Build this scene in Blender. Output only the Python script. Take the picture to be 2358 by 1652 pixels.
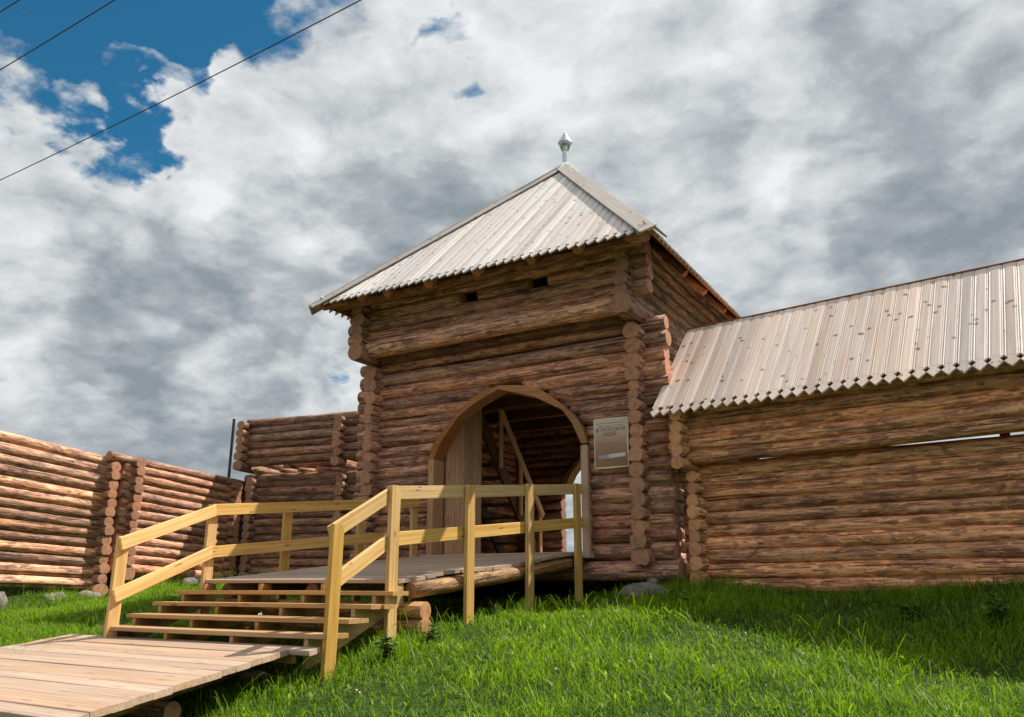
import bpy, bmesh, math, random
import numpy as np
from mathutils import Vector, Matrix

for o in list(bpy.data.objects): bpy.data.objects.remove(o)
S = bpy.context.scene
COL = S.collection
PI = math.pi
rnd = random.Random(11)

# ------------------------------------------------------------------ camera
cam_d = bpy.data.cameras.new("camera")
cam = bpy.data.objects.new("camera", cam_d); COL.objects.link(cam)
cam.location = (4.27, -10.795, 0.026)
YAW, PITCH = 0.5352, 0.2730
cam.rotation_euler = (PI/2 + PITCH, 0, YAW)
cam_d.sensor_fit = 'HORIZONTAL'; cam_d.sensor_width = 36.0
cam_d.lens = 1879.0/2358.0*36.0
cam_d.clip_start = 0.1; cam_d.clip_end = 3000
S.camera = cam

# ------------------------------------------------------------------ sun and sky
SUN = Vector((0.48, 0.55, 1.0)).normalized()
sun_d = bpy.data.lights.new("sun", 'SUN'); sun_d.energy = 4.5; sun_d.angle = math.radians(0.5)
sun_d.color = (1.0, 0.93, 0.82)
sun = bpy.data.objects.new("sun", sun_d); COL.objects.link(sun)
sun.rotation_euler = SUN.to_track_quat('Z', 'Y').to_euler(); sun.location = (20, 25, 40)

def px_dir(u, v):
    """world direction of a sky feature"""
    f = Vector((-math.sin(YAW)*math.cos(PITCH), math.cos(YAW)*math.cos(PITCH), math.sin(PITCH)))
    r = Vector((math.cos(YAW), math.sin(YAW), 0)); up = r.cross(f)
    return (f + r*((u-1179)/1879.0) - up*((v-826)/1879.0)).normalized()

W = bpy.data.worlds.new("World"); S.world = W; W.use_nodes = True
def build_world():
    nt = W.node_tree; nt.nodes.clear(); N = nt.nodes.new; L = nt.links.new
    out = N('ShaderNodeOutputWorld')
    sky = N('ShaderNodeTexSky'); sky.sky_type = 'NISHITA'; sky.sun_disc = False
    sky.sun_elevation = math.asin(SUN.z); sky.sun_rotation = math.atan2(SUN.x, SUN.y)
    sky.altitude = 100; sky.air_density = 1.0; sky.dust_density = 0.4; sky.ozone_density = 2.5
    tint = N('ShaderNodeMixRGB'); tint.blend_type = 'MULTIPLY'; tint.inputs[0].default_value = 1
    tint.inputs[2].default_value = (0.16, 0.56, 0.64, 1); L(sky.outputs[0], tint.inputs[1])
    bg = N('ShaderNodeBackground'); bg.inputs[1].default_value = 0.10; L(tint.outputs[0], bg.inputs[0])
    tc = N('ShaderNodeTexCoord')
    sep = N('ShaderNodeSeparateXYZ'); L(tc.outputs['Generated'], sep.inputs[0])
    def M(op, a, b=None, c=None):
        n = N('ShaderNodeMath'); n.operation = op
        for i, x in enumerate((a, b, c)):
            if x is None: continue
            if isinstance(x, (int, float)): n.inputs[i].default_value = x
            else: L(x, n.inputs[i])
        return n.outputs[0]
    def ramp(v, a, b, lo=0., hi=1., smooth=True):
        n = N('ShaderNodeMapRange'); n.interpolation_type = 'SMOOTHSTEP' if smooth else 'LINEAR'
        L(v, n.inputs[0]); n.inputs[1].default_value = a; n.inputs[2].default_value = b
        n.inputs[3].default_value = lo; n.inputs[4].default_value = hi
        return n.outputs[0]
    z = M('MAXIMUM', sep.outputs[2], 0.0); d = M('ADD', z, 0.42)
    cb = N('ShaderNodeCombineXYZ'); L(M('DIVIDE', sep.outputs[0], d), cb.inputs[0]); L(M('DIVIDE', sep.outputs[1], d), cb.inputs[1])
    L(M('MULTIPLY', z, 0.9), cb.inputs[2])
    wn = N('ShaderNodeTexNoise'); wn.inputs['Scale'].default_value = 5.0; wn.inputs['Detail'].default_value = 6; wn.inputs['Roughness'].default_value = 0.55; L(cb.outputs[0], wn.inputs['Vector'])
    wv = N('ShaderNodeVectorMath'); wv.operation = 'SUBTRACT'; L(wn.outputs['Color'], wv.inputs[0]); wv.inputs[1].default_value = (0.5, 0.5, 0.5)
    ws = N('ShaderNodeVectorMath'); ws.operation = 'SCALE'; L(wv.outputs[0], ws.inputs[0]); ws.inputs['Scale'].default_value = 0.10
    wa = N('ShaderNodeVectorMath'); wa.operation = 'ADD'; L(cb.outputs[0], wa.inputs[0]); L(ws.outputs[0], wa.inputs[1])
    def noise(scale, detail, rough, off=(0, 0, 0), dist=0.0):
        mp = N('ShaderNodeMapping'); mp.inputs[1].default_value = off; L(wa.outputs[0], mp.inputs[0])
        n = N('ShaderNodeTexNoise'); n.inputs['Scale'].default_value = scale; n.inputs['Detail'].default_value = detail
        n.inputs['Roughness'].default_value = rough; n.inputs['Distortion'].default_value = dist
        L(mp.outputs[0], n.inputs['Vector']); return n.outputs['Fac']
    wd = N('ShaderNodeVectorMath'); wd.operation = 'SCALE'; L(wv.outputs[0], wd.inputs[0]); wd.inputs['Scale'].default_value = 0.42
    wdir = N('ShaderNodeVectorMath'); wdir.operation = 'ADD'; L(tc.outputs['Generated'], wdir.inputs[0]); L(wd.outputs[0], wdir.inputs[1])
    wnm = N('ShaderNodeVectorMath'); wnm.operation = 'NORMALIZE'; L(wdir.outputs[0], wnm.inputs[0])
    def blobs(items):
        t = None
        for (u, v, deg, a) in items:
            dt = N('ShaderNodeVectorMath'); dt.operation = 'DOT_PRODUCT'; L(wnm.outputs[0], dt.inputs[0]); dt.inputs[1].default_value = px_dir(u, v)
            q = ramp(dt.outputs['Value'], math.cos(math.radians(deg)), 1.0, 0, a); t = q if t is None else M('ADD', t, q)
        return t
    big = noise(1.9, 3, 0.5, (3.7, 1.2, 0.4))
    n1 = noise(5.6, 15, 0.60, (1.3, 5.1, 0.2), 0.1)
    dens = M('ADD', M('MULTIPLY', n1, 0.74), M('MULTIPLY', big, 0.26))
    # where the layer breaks open to clear sky, and where it is heaped up
    dens = M('SUBTRACT', dens, blobs(((170, 110, 12, .25), (60, 330, 6, .12), (480, 40, 8, .26), (300, 40, 8, .14), (430, 265, 5, .14), (50, 575, 4.0, .20), (1010, 45, 2.6, .16), (810, 105, 3.0, .145), (280, 355, 4, .10), (845, 870, 2.0, .14), (150, 20, 9, .12))))
    dens = M('ADD', dens, blobs(((760, 600, 14, .10), (300, 620, 14, .08), (1600, 400, 25, .08), (350, 195, 4.8, .24), (20, 260, 5, .18), (700, 200, 7, .10), (900, 180, 6, .08), (120, 420, 7, .12), (560, 350, 7, .1), (300, -700, 40, .05))))
    mask = ramp(dens, 0.30, 0.465)
    n1b = noise(5.6, 9, 0.57, (1.3 - 0.04, 5.1 - 0.05, 0.2), 0.1)
    light = M('MULTIPLY', M('SUBTRACT', n1, n1b), 1.55)
    nb = noise(7.5, 4, 0.5, (2.2, 7.7, 3.1), 0.0)
    light = M('ADD', light, M('MULTIPLY', M('SUBTRACT', M('ABSOLUTE', M('SUBTRACT', nb, 0.5)), 0.075), 1.3))
    grey = noise(2.3, 8, 0.55, (8.1, 2.2, 1.0), 0.3)
    br = M('ADD', M('ADD', light, 0.91), M('MULTIPLY', ramp(grey, 0.34, 0.68), -0.46))
    br = M('SUBTRACT', br, M('MULTIPLY', ramp(dens, 0.46, 0.62), 0.12))
    br = M('SUBTRACT', br, ramp(sep.outputs[2], 0.05, 0.45, 0.26, 0.0))
    br = M('ADD', br, blobs(((1250, 230, 12, .22), (1800, 120, 9, .20), (520, 420, 9, .20), (700, 130, 9, .2), (130, 900, 8, .14), (1700, 300, 8, .12), (760, 940, 5, .1))))
    br = M('SUBTRACT', br, blobs(((860, 540, 10, .24), (420, 690, 9, .24), (1430, 350, 9, .18), (2200, 280, 13, .24), (500, 1020, 12, .14), (2000, 560, 9, .10), (260, 1000, 9, .1))))
    cr = N('ShaderNodeValToRGB'); L(br, cr.inputs[0])
    e = cr.color_ramp.elements
    e[0].position = 0.0; e[0].color = (0.175, 0.205, 0.228, 1)
    e[1].position = 1.0; e[1].color = (0.565, 0.575, 0.58, 1)
    x = e.new(0.30); x.color = (0.265, 0.292, 0.312, 1)
    x = e.new(0.62); x.color = (0.415, 0.435, 0.448, 1)
    bc = N('ShaderNodeBackground'); bc.inputs[1].default_value = 1.0; L(cr.outputs[0], bc.inputs[0])
    mix = N('ShaderNodeMixShader'); L(mask, mix.inputs[0]); L(bg.outputs[0], mix.inputs[1]); L(bc.outputs[0], mix.inputs[2])
    L(mix.outputs[0], out.inputs[0])
build_world()

S.view_settings.view_transform = 'Standard'; S.view_settings.look = 'None'
S.view_settings.exposure = 0.62; S.view_settings.gamma = 1.0
S.view_settings.use_curve_mapping = False
S.render.engine = 'CYCLES'

# ------------------------------------------------------------------ materials
class Mat:
    def __init__(self, name):
        self.m = bpy.data.materials.new(name); self.m.use_nodes = True
        self.nt = self.m.node_tree; self.b = self.nt.nodes['Principled BSDF']
    def N(self, t): return self.nt.nodes.new(t)
    def L(self, a, b): self.nt.links.new(a, b)
    def val(self, n, k, v):
        if isinstance(v, (int, float, tuple, list)): n.inputs[k].default_value = v
        else: self.L(v, n.inputs[k])
    def math(self, op, a, b=0.0):
        n = self.N('ShaderNodeMath'); n.operation = op; self.val(n, 0, a); self.val(n, 1, b); return n.outputs[0]
    def mr(self, v, a, b, lo=0., hi=1.):
        n = self.N('ShaderNodeMapRange'); n.interpolation_type = 'SMOOTHSTEP'; self.L(v, n.inputs[0])
        for i, x in enumerate((a, b, lo, hi)): n.inputs[i+1].default_value = x
        return n.outputs[0]
    def mix(self, f, a, b, mode='MIX'):
        n = self.N('ShaderNodeMixRGB'); n.blend_type = mode; self.val(n, 0, f); self.val(n, 1, a); self.val(n, 2, b); return n.outputs[0]
    def coords(self, scale=(1, 1, 1), rand=True, kind='Object'):
        tc = self.N('ShaderNodeTexCoord'); mp = self.N('ShaderNodeMapping'); mp.inputs['Scale'].default_value = scale
        if rand:
            oi = self.N('ShaderNodeObjectInfo'); ad = self.N('ShaderNodeVectorMath'); ad.operation = 'ADD'
            cb = self.N('ShaderNodeCombineXYZ')
            self.L(self.math('MULTIPLY', oi.outputs['Random'], 43.7), cb.inputs[0])
            self.L(self.math('MULTIPLY', oi.outputs['Random'], 17.3), cb.inputs[1])
            self.L(self.math('MULTIPLY', oi.outputs['Random'], 91.1), cb.inputs[2])
            self.L(tc.outputs[kind], mp.inputs['Vector']); self.L(mp.outputs[0], ad.inputs[0]); self.L(cb.outputs[0], ad.inputs[1])
            return ad.outputs[0]
        self.L(tc.outputs[kind], mp.inputs['Vector']); return mp.outputs[0]
    def noise(self, vec, scale, detail=4, rough=0.55, dist=0.0):
        n = self.N('ShaderNodeTexNoise'); self.L(vec, n.inputs['Vector']); n.inputs['Scale'].default_value = scale
        n.inputs['Detail'].default_value = detail; n.inputs['Roughness'].default_value = rough; n.inputs['Distortion'].default_value = dist
        return n.outputs['Fac']
    def bump(self, h, strength, dist):
        n = self.N('ShaderNodeBump'); n.inputs['Strength'].default_value = strength; n.inputs['Distance'].default_value = dist
        self.L(h, n.inputs['Height']); self.L(n.outputs[0], self.b.inputs['Normal'])
    def obcol(self):
        return self.N('ShaderNodeObjectInfo').outputs['Color']
    def rough(self, r, spec=0.4):
        self.b.inputs['Roughness'].default_value = r; self.b.inputs['Specular IOR Level'].default_value = spec

def mat_log():
    m = Mat('peeled_log')
    v = m.coords((0.8, 11, 11)); v2 = m.coords((1.1, 2.8, 2.8)); v3 = m.coords((2.4, 48, 48)); v4 = m.coords((3.2, 15, 15))
    streak = m.noise(v, 1.3, 8, 0.70, 0.35); patch = m.noise(v2, 1.7, 8, 0.68, 0.7); fine = m.noise(v3, 1.0, 5, 0.65); chip = m.noise(v4, 1.6, 5, 0.62, 0.5)
    c = m.mix(m.mr(streak, 0.36, 0.64), (0.145, 0.082, 0.060, 1), (0.39, 0.245, 0.170, 1))
    c = m.mix(m.mr(fine, 0.50, 0.66, 0, 0.70), c, (0.64, 0.47, 0.36, 1))
    c = m.mix(m.mr(fine, 0.34, 0.46, 0.65, 0), c, (0.07, 0.038, 0.028, 1))
    c = m.mix(m.mr(chip, 0.56, 0.61, 0, 0.75), c, (0.58, 0.36, 0.215, 1))
    c = m.mix(m.mr(chip, 0.38, 0.43, 0.7, 0), c, (0.085, 0.050, 0.040, 1))
    c = m.mix(m.mr(patch, 0.54, 0.62, 0, 0.55), c, (0.10, 0.062, 0.054, 1))       # bark left on
    c = m.mix(m.mr(patch, 0.34, 0.45, 0.6, 0), c, (0.52, 0.29, 0.145, 1))           # freshly peeled
    ck = m.N('ShaderNodeTexVoronoi'); ck.feature = 'F1'; m.L(m.coords((2.1, 5.2, 5.2)), ck.inputs['Vector']); ck.inputs['Scale'].default_value = 1.0
    k = m.mr(ck.outputs['Distance'], 0.10, 0.19, 1, 0)
    c = m.mix(m.math('MULTIPLY', k, 0.6), c, (0.05, 0.024, 0.016, 1))            # knots
    cr = m.noise(m.coords((0.45, 20, 20)), 1.0, 2, 0.5); crack = m.mr(cr, 0.66, 0.70)
    c = m.mix(m.math('MULTIPLY', crack, 0.8), c, (0.03, 0.017, 0.012, 1))
    c = m.mix(1.0, c, m.obcol(), 'MULTIPLY')
    m.L(c, m.b.inputs['Base Color']); m.rough(0.62, 0.35)
    h = m.math('ADD', m.math('ADD', m.math('MULTIPLY', streak, 0.6), m.math('MULTIPLY', chip, 0.5)), m.math('MULTIPLY', fine, 0.4))
    h = m.math('ADD', h, m.math('MULTIPLY', m.mr(patch, 0.55, 0.62), 0.35)); h = m.math('SUBTRACT', h, m.math('MULTIPLY', crack, 0.8))
    m.bump(h, 1.0, 0.02); return m.m
def mat_end():
    m = Mat('log_end_grain')
    tc = m.N('ShaderNodeTexCoord'); sp = m.N('ShaderNodeSeparateXYZ'); m.L(tc.outputs['Object'], sp.inputs[0])
    r = m.math('SQRT', m.math('ADD', m.math('POWER', sp.outputs[1], 2.0), m.math('POWER', sp.outputs[2], 2.0)))
    n = m.noise(m.coords((1, 12, 12)), 1.0, 3)
    rr = m.math('ADD', m.math('MULTIPLY', r, 520.0), m.math('MULTIPLY', n, 5.0))
    ring = m.math('SINE', rr)
    c = m.mix(m.mr(ring, -1, 1, 0.0, 0.5), (0.45, 0.262, 0.170, 1), (0.33, 0.18, 0.11, 1))
    c = m.mix(m.mr(n, 0.45, 0.7, 0, 0.55), c, (0.20, 0.105, 0.07, 1))
    c = m.mix(1.0, c, m.mix(0.5, (0.95, 0.92, 0.90, 1), m.obcol()), 'MULTIPLY')
    ang = m.math('ARCTAN2', sp.outputs[1], sp.outputs[2]); ck = m.math('ADD', ang, m.math('MULTIPLY', n, 1.2)); w = m.math('ABSOLUTE', m.math('SINE', m.math('MULTIPLY', ck, 1.5)))
    c = m.mix(m.mr(w, 0.0, 0.06, 0.6, 0), c, (0.06, 0.03, 0.02, 1))
    m.L(c, m.b.inputs['Base Color']); m.rough(0.8, 0.25); m.bump(m.noise(m.coords((1, 60, 60)), 1.0, 3), 0.4, 0.004); return m.m
def mat_plank(name, base, dark, knot, kn=0.75, rough=0.45, spec=0.5, wear=None, var=0.3, ks=(2.3, 11, 11), kt=0.22):
    m = Mat(name)
    v = m.coords((0.8, 26, 26)); g = m.noise(v, 1.2, 6, 0.6, 0.4); big = m.noise(m.coords((0.7, 4, 4)), 1.3, 4, 0.6)
    c = m.mix(m.mr(g, 0.35, 0.68), base, dark)
    oi = m.N('ShaderNodeObjectInfo')
    c = m.mix(m.mr(big, 0.45, 0.75, 0, 0.5), c, wear or dark)
    hs = m.N('ShaderNodeHueSaturation'); m.L(c, hs.inputs['Color'])
    m.L(m.math('ADD', m.math('MULTIPLY', oi.outputs['Random'], var), 1-var/2), hs.inputs['Value'])
    m.L(m.math('ADD', m.math('MULTIPLY', m.math('FRACT', m.math('MULTIPLY', oi.outputs['Random'], 7.31)), 0.35), 0.8), hs.inputs['Saturation'])
    c = hs.outputs[0]
    kv = m.N('ShaderNodeVectorMath'); kv.operation = 'ADD'; kw = m.N('ShaderNodeTexNoise'); kw.inputs['Scale'].default_value = 9.0; kw.inputs['Detail'].default_value = 3
    tcc = m.coords((1, 1, 1)); m.L(tcc, kw.inputs['Vector']); ksn = m.N('ShaderNodeVectorMath'); ksn.operation = 'SCALE'; ksn.inputs['Scale'].default_value = 0.45; m.L(kw.outputs['Color'], ksn.inputs[0])
    m.L(m.coords(ks), kv.inputs[0]); m.L(ksn.outputs[0], kv.inputs[1])
    vo = m.N('ShaderNodeTexVoronoi'); m.L(kv.outputs[0], vo.inputs['Vector']); vo.inputs['Scale'].default_value = 1.0
    k = m.mr(vo.outputs['Distance'], 0.10, kt, 1, 0)
    sepc = m.N('ShaderNodeSeparateColor'); m.L(vo.outputs['Color'], sepc.inputs[0])
    k = m.math('MULTIPLY', k, m.mr(sepc.outputs[0], 0.2, 0.6))
    c = m.mix(m.math('MULTIPLY', k, kn), c, knot)
    c = m.mix(1.0, c, m.obcol(), 'MULTIPLY')
    m.L(c, m.b.inputs['Base Color']); m.rough(rough, spec)
    m.bump(g, 0.35, 0.006); return m.m
def mat_plain(name, col, rough=0.6, metal=0.0, spec=0.4, var=0.25, scale=9):
    m = Mat(name); n = m.noise(m.coords((1, 1, 1)), scale, 5, 0.6)
    c = m.mix(m.mr(n, 0.3, 0.7), tuple(x*(1-var) for x in col)+(1,), tuple(min(1, x*(1+var)) for x in col)+(1,))
    m.L(c, m.b.inputs['Base Color']); m.rough(rough, spec); m.b.inputs['Metallic'].default_value = metal
    m.bump(n, 0.2, 0.01); return m.m

M_LOG = mat_log(); M_END = mat_end()
M_ROOF = mat_plank('weathered_roof_board', (0.76, 0.715, 0.69, 1), (0.62, 0.56, 0.52, 1), (0.15, 0.085, 0.055, 1), 0.85, 0.38, 0.55, (0.68, 0.575, 0.50, 1), 0.2, (6.5, 6.5, 6.5), 0.27)
M_LUM = mat_plank('fresh_yellow_lumber', (0.68, 0.475, 0.20, 1), (0.50, 0.305, 0.10, 1), (0.18, 0.08, 0.03, 1), 0.75, 0.6, 0.3, (0.58, 0.38, 0.17, 1), 0.2, (3.0, 14, 14), 0.20)
M_DECK = mat_plank('walked_deck_board', (0.52, 0.385, 0.28, 1), (0.37, 0.26, 0.185, 1), (0.17, 0.09, 0.05, 1), 0.55, 0.5, 0.4, (0.44, 0.31, 0.235, 1), 0.16)
M_DOOR = mat_plank('door_board', (0.50, 0.33, 0.20, 1), (0.36, 0.22, 0.12, 1), (0.13, 0.06, 0.03, 1), 0.6, 0.6, 0.3)
M_FRAME = mat_plank('frame_board', (0.36, 0.20, 0.095, 1), (0.26, 0.135, 0.06, 1), (0.14, 0.06, 0.03, 1), 0.6, 0.6, 0.3)
M_METAL = mat_plain('galvanised_metal', (0.55, 0.60, 0.62), 0.32, 0.9, 0.5, 0.12)
M_WIRE = mat_plain('black_cable', (0.02, 0.02, 0.022), 0.5)
M_STONE = mat_plain('grey_boulder', (0.20, 0.175, 0.155), 0.9, 0, 0.2, 0.4, 7)
M_IRON = mat_plain('dark_iron', (0.035, 0.035, 0.04), 0.5, 0.3)

# ------------------------------------------------------------------ helpers
def mesh_obj(name, verts, faces, mat, parent=None, smooth=False, mats=None, loc=None, rot=None):
    me = bpy.data.meshes.new(name); me.from_pydata([tuple(v) for v in verts], [], faces)
    for mm in (mats or [mat]): me.materials.append(mm)
    if smooth: me.polygons.foreach_set('use_smooth', [True]*len(me.polygons))
    o = bpy.data.objects.new(name, me); COL.objects.link(o)
    if loc is not None: o.location = loc
    if rot is not None: o.rotation_euler = rot
    if parent: attach(o, parent)
    return o
def attach(o, parent):
    o.parent = parent; o.matrix_parent_inverse = parent_world(parent).inverted()
def parent_world(p):
    m = p.matrix_basis.copy()
    if p.parent: m = parent_world(p.parent) @ p.matrix_parent_inverse @ m
    return m
def thing(name, label, cat, loc=(0, 0, 0), group=None):
    o = bpy.data.objects.new(name, None); COL.objects.link(o); o.location = loc; o.empty_display_size = 0.2
    o['label'] = label; o['category'] = cat
    if group: o['group'] = group
    return o
def tag(o, label, cat, group=None):
    o['label'] = label; o['category'] = cat
    if group: o['group'] = group
    return o
def frame_of(A, B, up=Vector((0, 0, 1))):
    x = (B - A).normalized(); y = up.cross(x)
    if y.length < 1e-4: y = Vector((0, 1, 0)).cross(x)
    y.normalize(); z = x.cross(y)
    return Matrix(((x.x, y.x, z.x), (x.y, y.y, z.y), (x.z, y.z, z.z)))

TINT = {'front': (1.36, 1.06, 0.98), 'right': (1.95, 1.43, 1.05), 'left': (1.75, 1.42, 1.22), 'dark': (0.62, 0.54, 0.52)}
def log(A, B, rA, rB=None, parent=None, tint=(1, 1, 1), groove=True, name='log', pitch=None, bend=0.012, jag=0.05, nside=14, end=None):
    """one round log from A to B with a hollowed underside and cut ends"""
    A, B = Vector(A), Vector(B); rB = rB or rA; L = (B - A).length; R = frame_of(A, B)
    n = max(2, int(L/0.34)); pitch = pitch or rA*1.76
    V = []; F = []
    ph = [rnd.uniform(0, 6.28) for _ in range(6)]
    for i in range(n+1):
        t = i/n; r0 = rA + (rB - rA)*t
        r0 *= 1 + jag*0.5*math.sin(t*L*2.1+ph[0]) + jag*0.4*math.sin(t*L*5.3+ph[1])
        oy = bend*math.sin(t*PI+0)*math.sin(ph[2]); oz = bend*0.5*math.sin(t*L*1.3+ph[3])
        for k in range(nside):
            a = 2*PI*k/nside + 0.5*PI/nside
            r = r0*(1 + jag*0.5*math.sin(3*a+ph[4]+t*L*0.8) + rnd.uniform(-jag, jag)*0.22)
            y = r*math.cos(a); z = r*math.sin(a)
            if groove and z < 0:
                lim = -pitch - 0.008 + math.sqrt(max(0.0, (r0*0.98)**2 - y*y)) if abs(y) < r0*0.98 else -9
                if z < lim: z = lim
            V.append((t*L, y+oy, z+oz))
    for i in range(n):
        for k in range(nside):
            k2 = (k+1) % nside; a = i*nside
            F.append((a+k, a+nside+k, a+nside+k2, a+k2))
    ns = len(F)
    c0 = len(V); V.append((-0.004, 0, 0.012)); V.append((L+0.004, 0, 0.012))
    e = n*nside
    for k in range(nside):
        k2 = (k+1) % nside
        F.append((c0, k, k2)); F.append((c0+1, e+k2, e+k))
    me = bpy.data.meshes.new(name); me.from_pydata(V, [], F); me.materials.append(M_LOG); me.materials.append(M_END)
    me.polygons.foreach_set('use_smooth', [i < ns for i in range(len(F))])
    me.polygons.foreach_set('material_index', [0 if i < ns else 1 for i in range(len(F))])
    o = bpy.data.objects.new(name, me); COL.objects.link(o)
    o.matrix_basis = Matrix.Translation(A) @ R.to_4x4()
    j = rnd.uniform(0.72, 1.28); w = rnd.uniform(-0.07, 0.07)
    o.color = (tint[0]*j*(1+w), tint[1]*j, tint[2]*j*(1-w), 1)
    if parent: attach(o, parent)
    return o
def bar(name, A, B, w, h, mat, parent=None, up=Vector((0, 0, 1)), tint=(1, 1, 1), bev=0.004, cutA=None, cutB=None, skew=0.0):
    """sawn board or post from A to B, w across (local y), h along local z; slightly eased edges"""
    A, B = Vector(A), Vector(B); L = (B-A).length; R = frame_of(A, B, up)
    c = bev; pr = [(-w/2+c, -h/2), (w/2-c, -h/2), (w/2, -h/2+c), (w/2, h/2-c), (w/2-c, h/2), (-w/2+c, h/2), (-w/2, h/2-c), (-w/2, -h/2+c)]
    V = []; n = max(1, int(L/0.8)); wob = rnd.uniform(-0.003, 0.003)
    for i in range(n+1):
        t = i/n; s = wob*math.sin(PI*t)*min(L, 3)
        for y, z in pr: V.append((t*L + skew*y, y+s, z+s*0.5))
    if cutA:
        for k in range(8): V[k] = (V[k][0] + cutA*(V[k][2])/h, V[k][1], V[k][2])
    if cutB:
        for k in range(8): V[n*8+k] = (V[n*8+k][0] + cutB*(V[n*8+k][2])/h, V[n*8+k][1], V[n*8+k][2])
    F = []
    for i in range(n):
        for k in range(8):
            k2 = (k+1) % 8; F.append((i*8+k2, i*8+k, i*8+8+k, i*8+8+k2))
    F.append(tuple(range(8))); F.append(tuple(n*8+k for k in reversed(range(8))))
    o = mesh_obj(name, V, F, mat); o.matrix_basis = Matrix.Translation(A) @ R.to_4x4()
    j = rnd.uniform(0.9, 1.1); o.color = (tint[0]*j, tint[1]*j, tint[2]*j, 1)
    if parent: attach(o, parent)
    return o
def prism(name, poly, thick, mat, parent=None, mw=None, tint=(1, 1, 1)):
    """extrude a polygon (x,y) by thick along -z, local"""
    n = len(poly); V = [(x, y, 0) for x, y in poly] + [(x, y, -thick) for x, y in poly]
    F = [tuple(range(n)), tuple(reversed(range(n, 2*n)))] + [(i+n, (i+1) % n+n, (i+1) % n, i) for i in range(n)]
    o = mesh_obj(name, V, F, mat)
    me = o.data; bm = bmesh.new(); bm.from_mesh(me); bmesh.ops.recalc_face_normals(bm, faces=bm.faces); bm.to_mesh(me); bm.free()
    if mw is not None: o.matrix_basis = mw
    o.color = (*tint, 1)
    if parent: attach(o, parent)
    return o

# ------------------------------------------------------------------ ground
CTRL = [(0.6, .35, .03), (4.4, -.22, .03), (7, -.55, .03), (3, 1.5, .05), (-1.1, 0, -.20), (-1.1, -1.38, -.32), (-1.05, -2.74, -.41), (-1.05, -4.14, -.60), (-1.05, -4.88, -.83),
        (1.2, -1.7, -.30), (3.7, -1.7, -.50), (6.5, -2, -.55), (2, -4.2, -.86), (4.5, -4.2, -.95), (0.5, -6.5, -1.2), (3, -6.5, -1.22), (4.3, -10.8, -1.6), (0, -10.5, -1.58),
        (-12, 0, -.02), (-12, -2.2, -.2), (-12.7, 0, .30), (-12.7, -2.2, .30), (-12.9, -4.2, .35), (-13.2, -7, .3), (-13.6, -11, .3), (-13, 3, .35), (-11.6, 3, .20), (-9, 3.2, .22), (-6, 1.5, .05), (-5.3, -1, -.25), (-5.0, -3.5, -.52), (-4.7, -5, -.72), (-8, -4.5, -.62),
        (-9, -1, -.12), (-5.6, -7.3, -1.05), (-2.5, -7.6, -1.22), (-3, -5, -.85), (-12, -8, -1.0), (-12, -14, -1.7), (10, -10, -1.6), (11, 0, .05), (11, 8, .1), (-14, 8, .3), (-2.5, 4, .17), (-.5, 3.5, .17), (-4.6, 3.5, .17), (-2.5, 6.5, .2), (1, 4.5, .17), (-2.5, 1.6, -.06), (0, -16, -1.8), (-16, 0, .1), (-16, -8, -.3), (2, 8, .05)]
def tps():
    P = np.array(CTRL, float); n = len(P); d = np.linalg.norm(P[:, None, :2]-P[None, :, :2], axis=2)
    K = np.where(d > 0, d**2*np.log(d+1e-9), 0) + np.eye(n)*0.05
    A = np.zeros((n+3, n+3)); A[:n, :n] = K; A[:n, n] = 1; A[:n, n+1:] = P[:, :2]; A[n, :n] = 1; A[n+1:, :n] = P[:, :2].T
    return P, np.linalg.solve(A, np.concatenate([P[:, 2], np.zeros(3)]))
_P, _w = tps()
def ground_z(x, y):
    x = np.asarray(x, float); y = np.asarray(y, float)
    xc = np.clip(x, -16, 11); yc = np.clip(y, -15, 8)
    d2 = (xc[..., None]-_P[:, 0])**2 + (yc[..., None]-_P[:, 1])**2
    z = (np.where(d2 > 0, 0.5*d2*np.log(d2+1e-9), 0)*_w[:-3]).sum(-1) + _w[-3] + _w[-2]*xc + _w[-1]*yc
    far = np.hypot(x-xc, y-yc)
    z = z + 0.025*np.sin(x*1.7+y*0.6) + 0.02*np.sin(y*2.3-x*0.9)
    return z - 5.0*(1-np.exp(-far/45.0)) * np.minimum(1, far/8)
def mat_ground():
    m = Mat('meadow_soil')
    v = m.coords((1, 1, 1), rand=False)
    a = m.noise(v, 14, 6, 0.65); b = m.noise(v, 0.8, 4, 0.6)
    c = m.mix(m.mr(a, 0.35, 0.65), (0.018, 0.030, 0.008, 1), (0.045, 0.085, 0.014, 1))
    c = m.mix(m.mr(b, 0.4, 0.7, 0, 0.6), c, (0.055, 0.095, 0.018, 1))
    m.L(c, m.b.inputs['Base Color']); m.rough(0.9, 0.1); m.bump(a, 0.8, 0.05); return m.m
def build_ground():
    ax = np.concatenate([np.linspace(-1500, -60, 12), np.linspace(-50, -17, 10), np.arange(-16, 11.01, 0.3), np.linspace(13, 60, 12), np.linspace(90, 1500, 10)])
    ay = np.concatenate([np.linspace(-1500, -60, 10), np.linspace(-50, -16, 9), np.arange(-15, 8.01, 0.3), np.linspace(10, 60, 12), np.linspace(90, 1500, 10)])
    X, Y = np.meshgrid(ax, ay); Z = ground_z(X, Y); ny, nx = X.shape
    V = np.stack([X, Y, Z], -1).reshape(-1, 3)
    F = [(j*nx+i, j*nx+i+1, (j+1)*nx+i+1, (j+1)*nx+i) for j in range(ny-1) for i in range(nx-1)]
    o = mesh_obj('ground', V.tolist(), F, mat_ground(), smooth=True); o['kind'] = 'structure'
build_ground()

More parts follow.
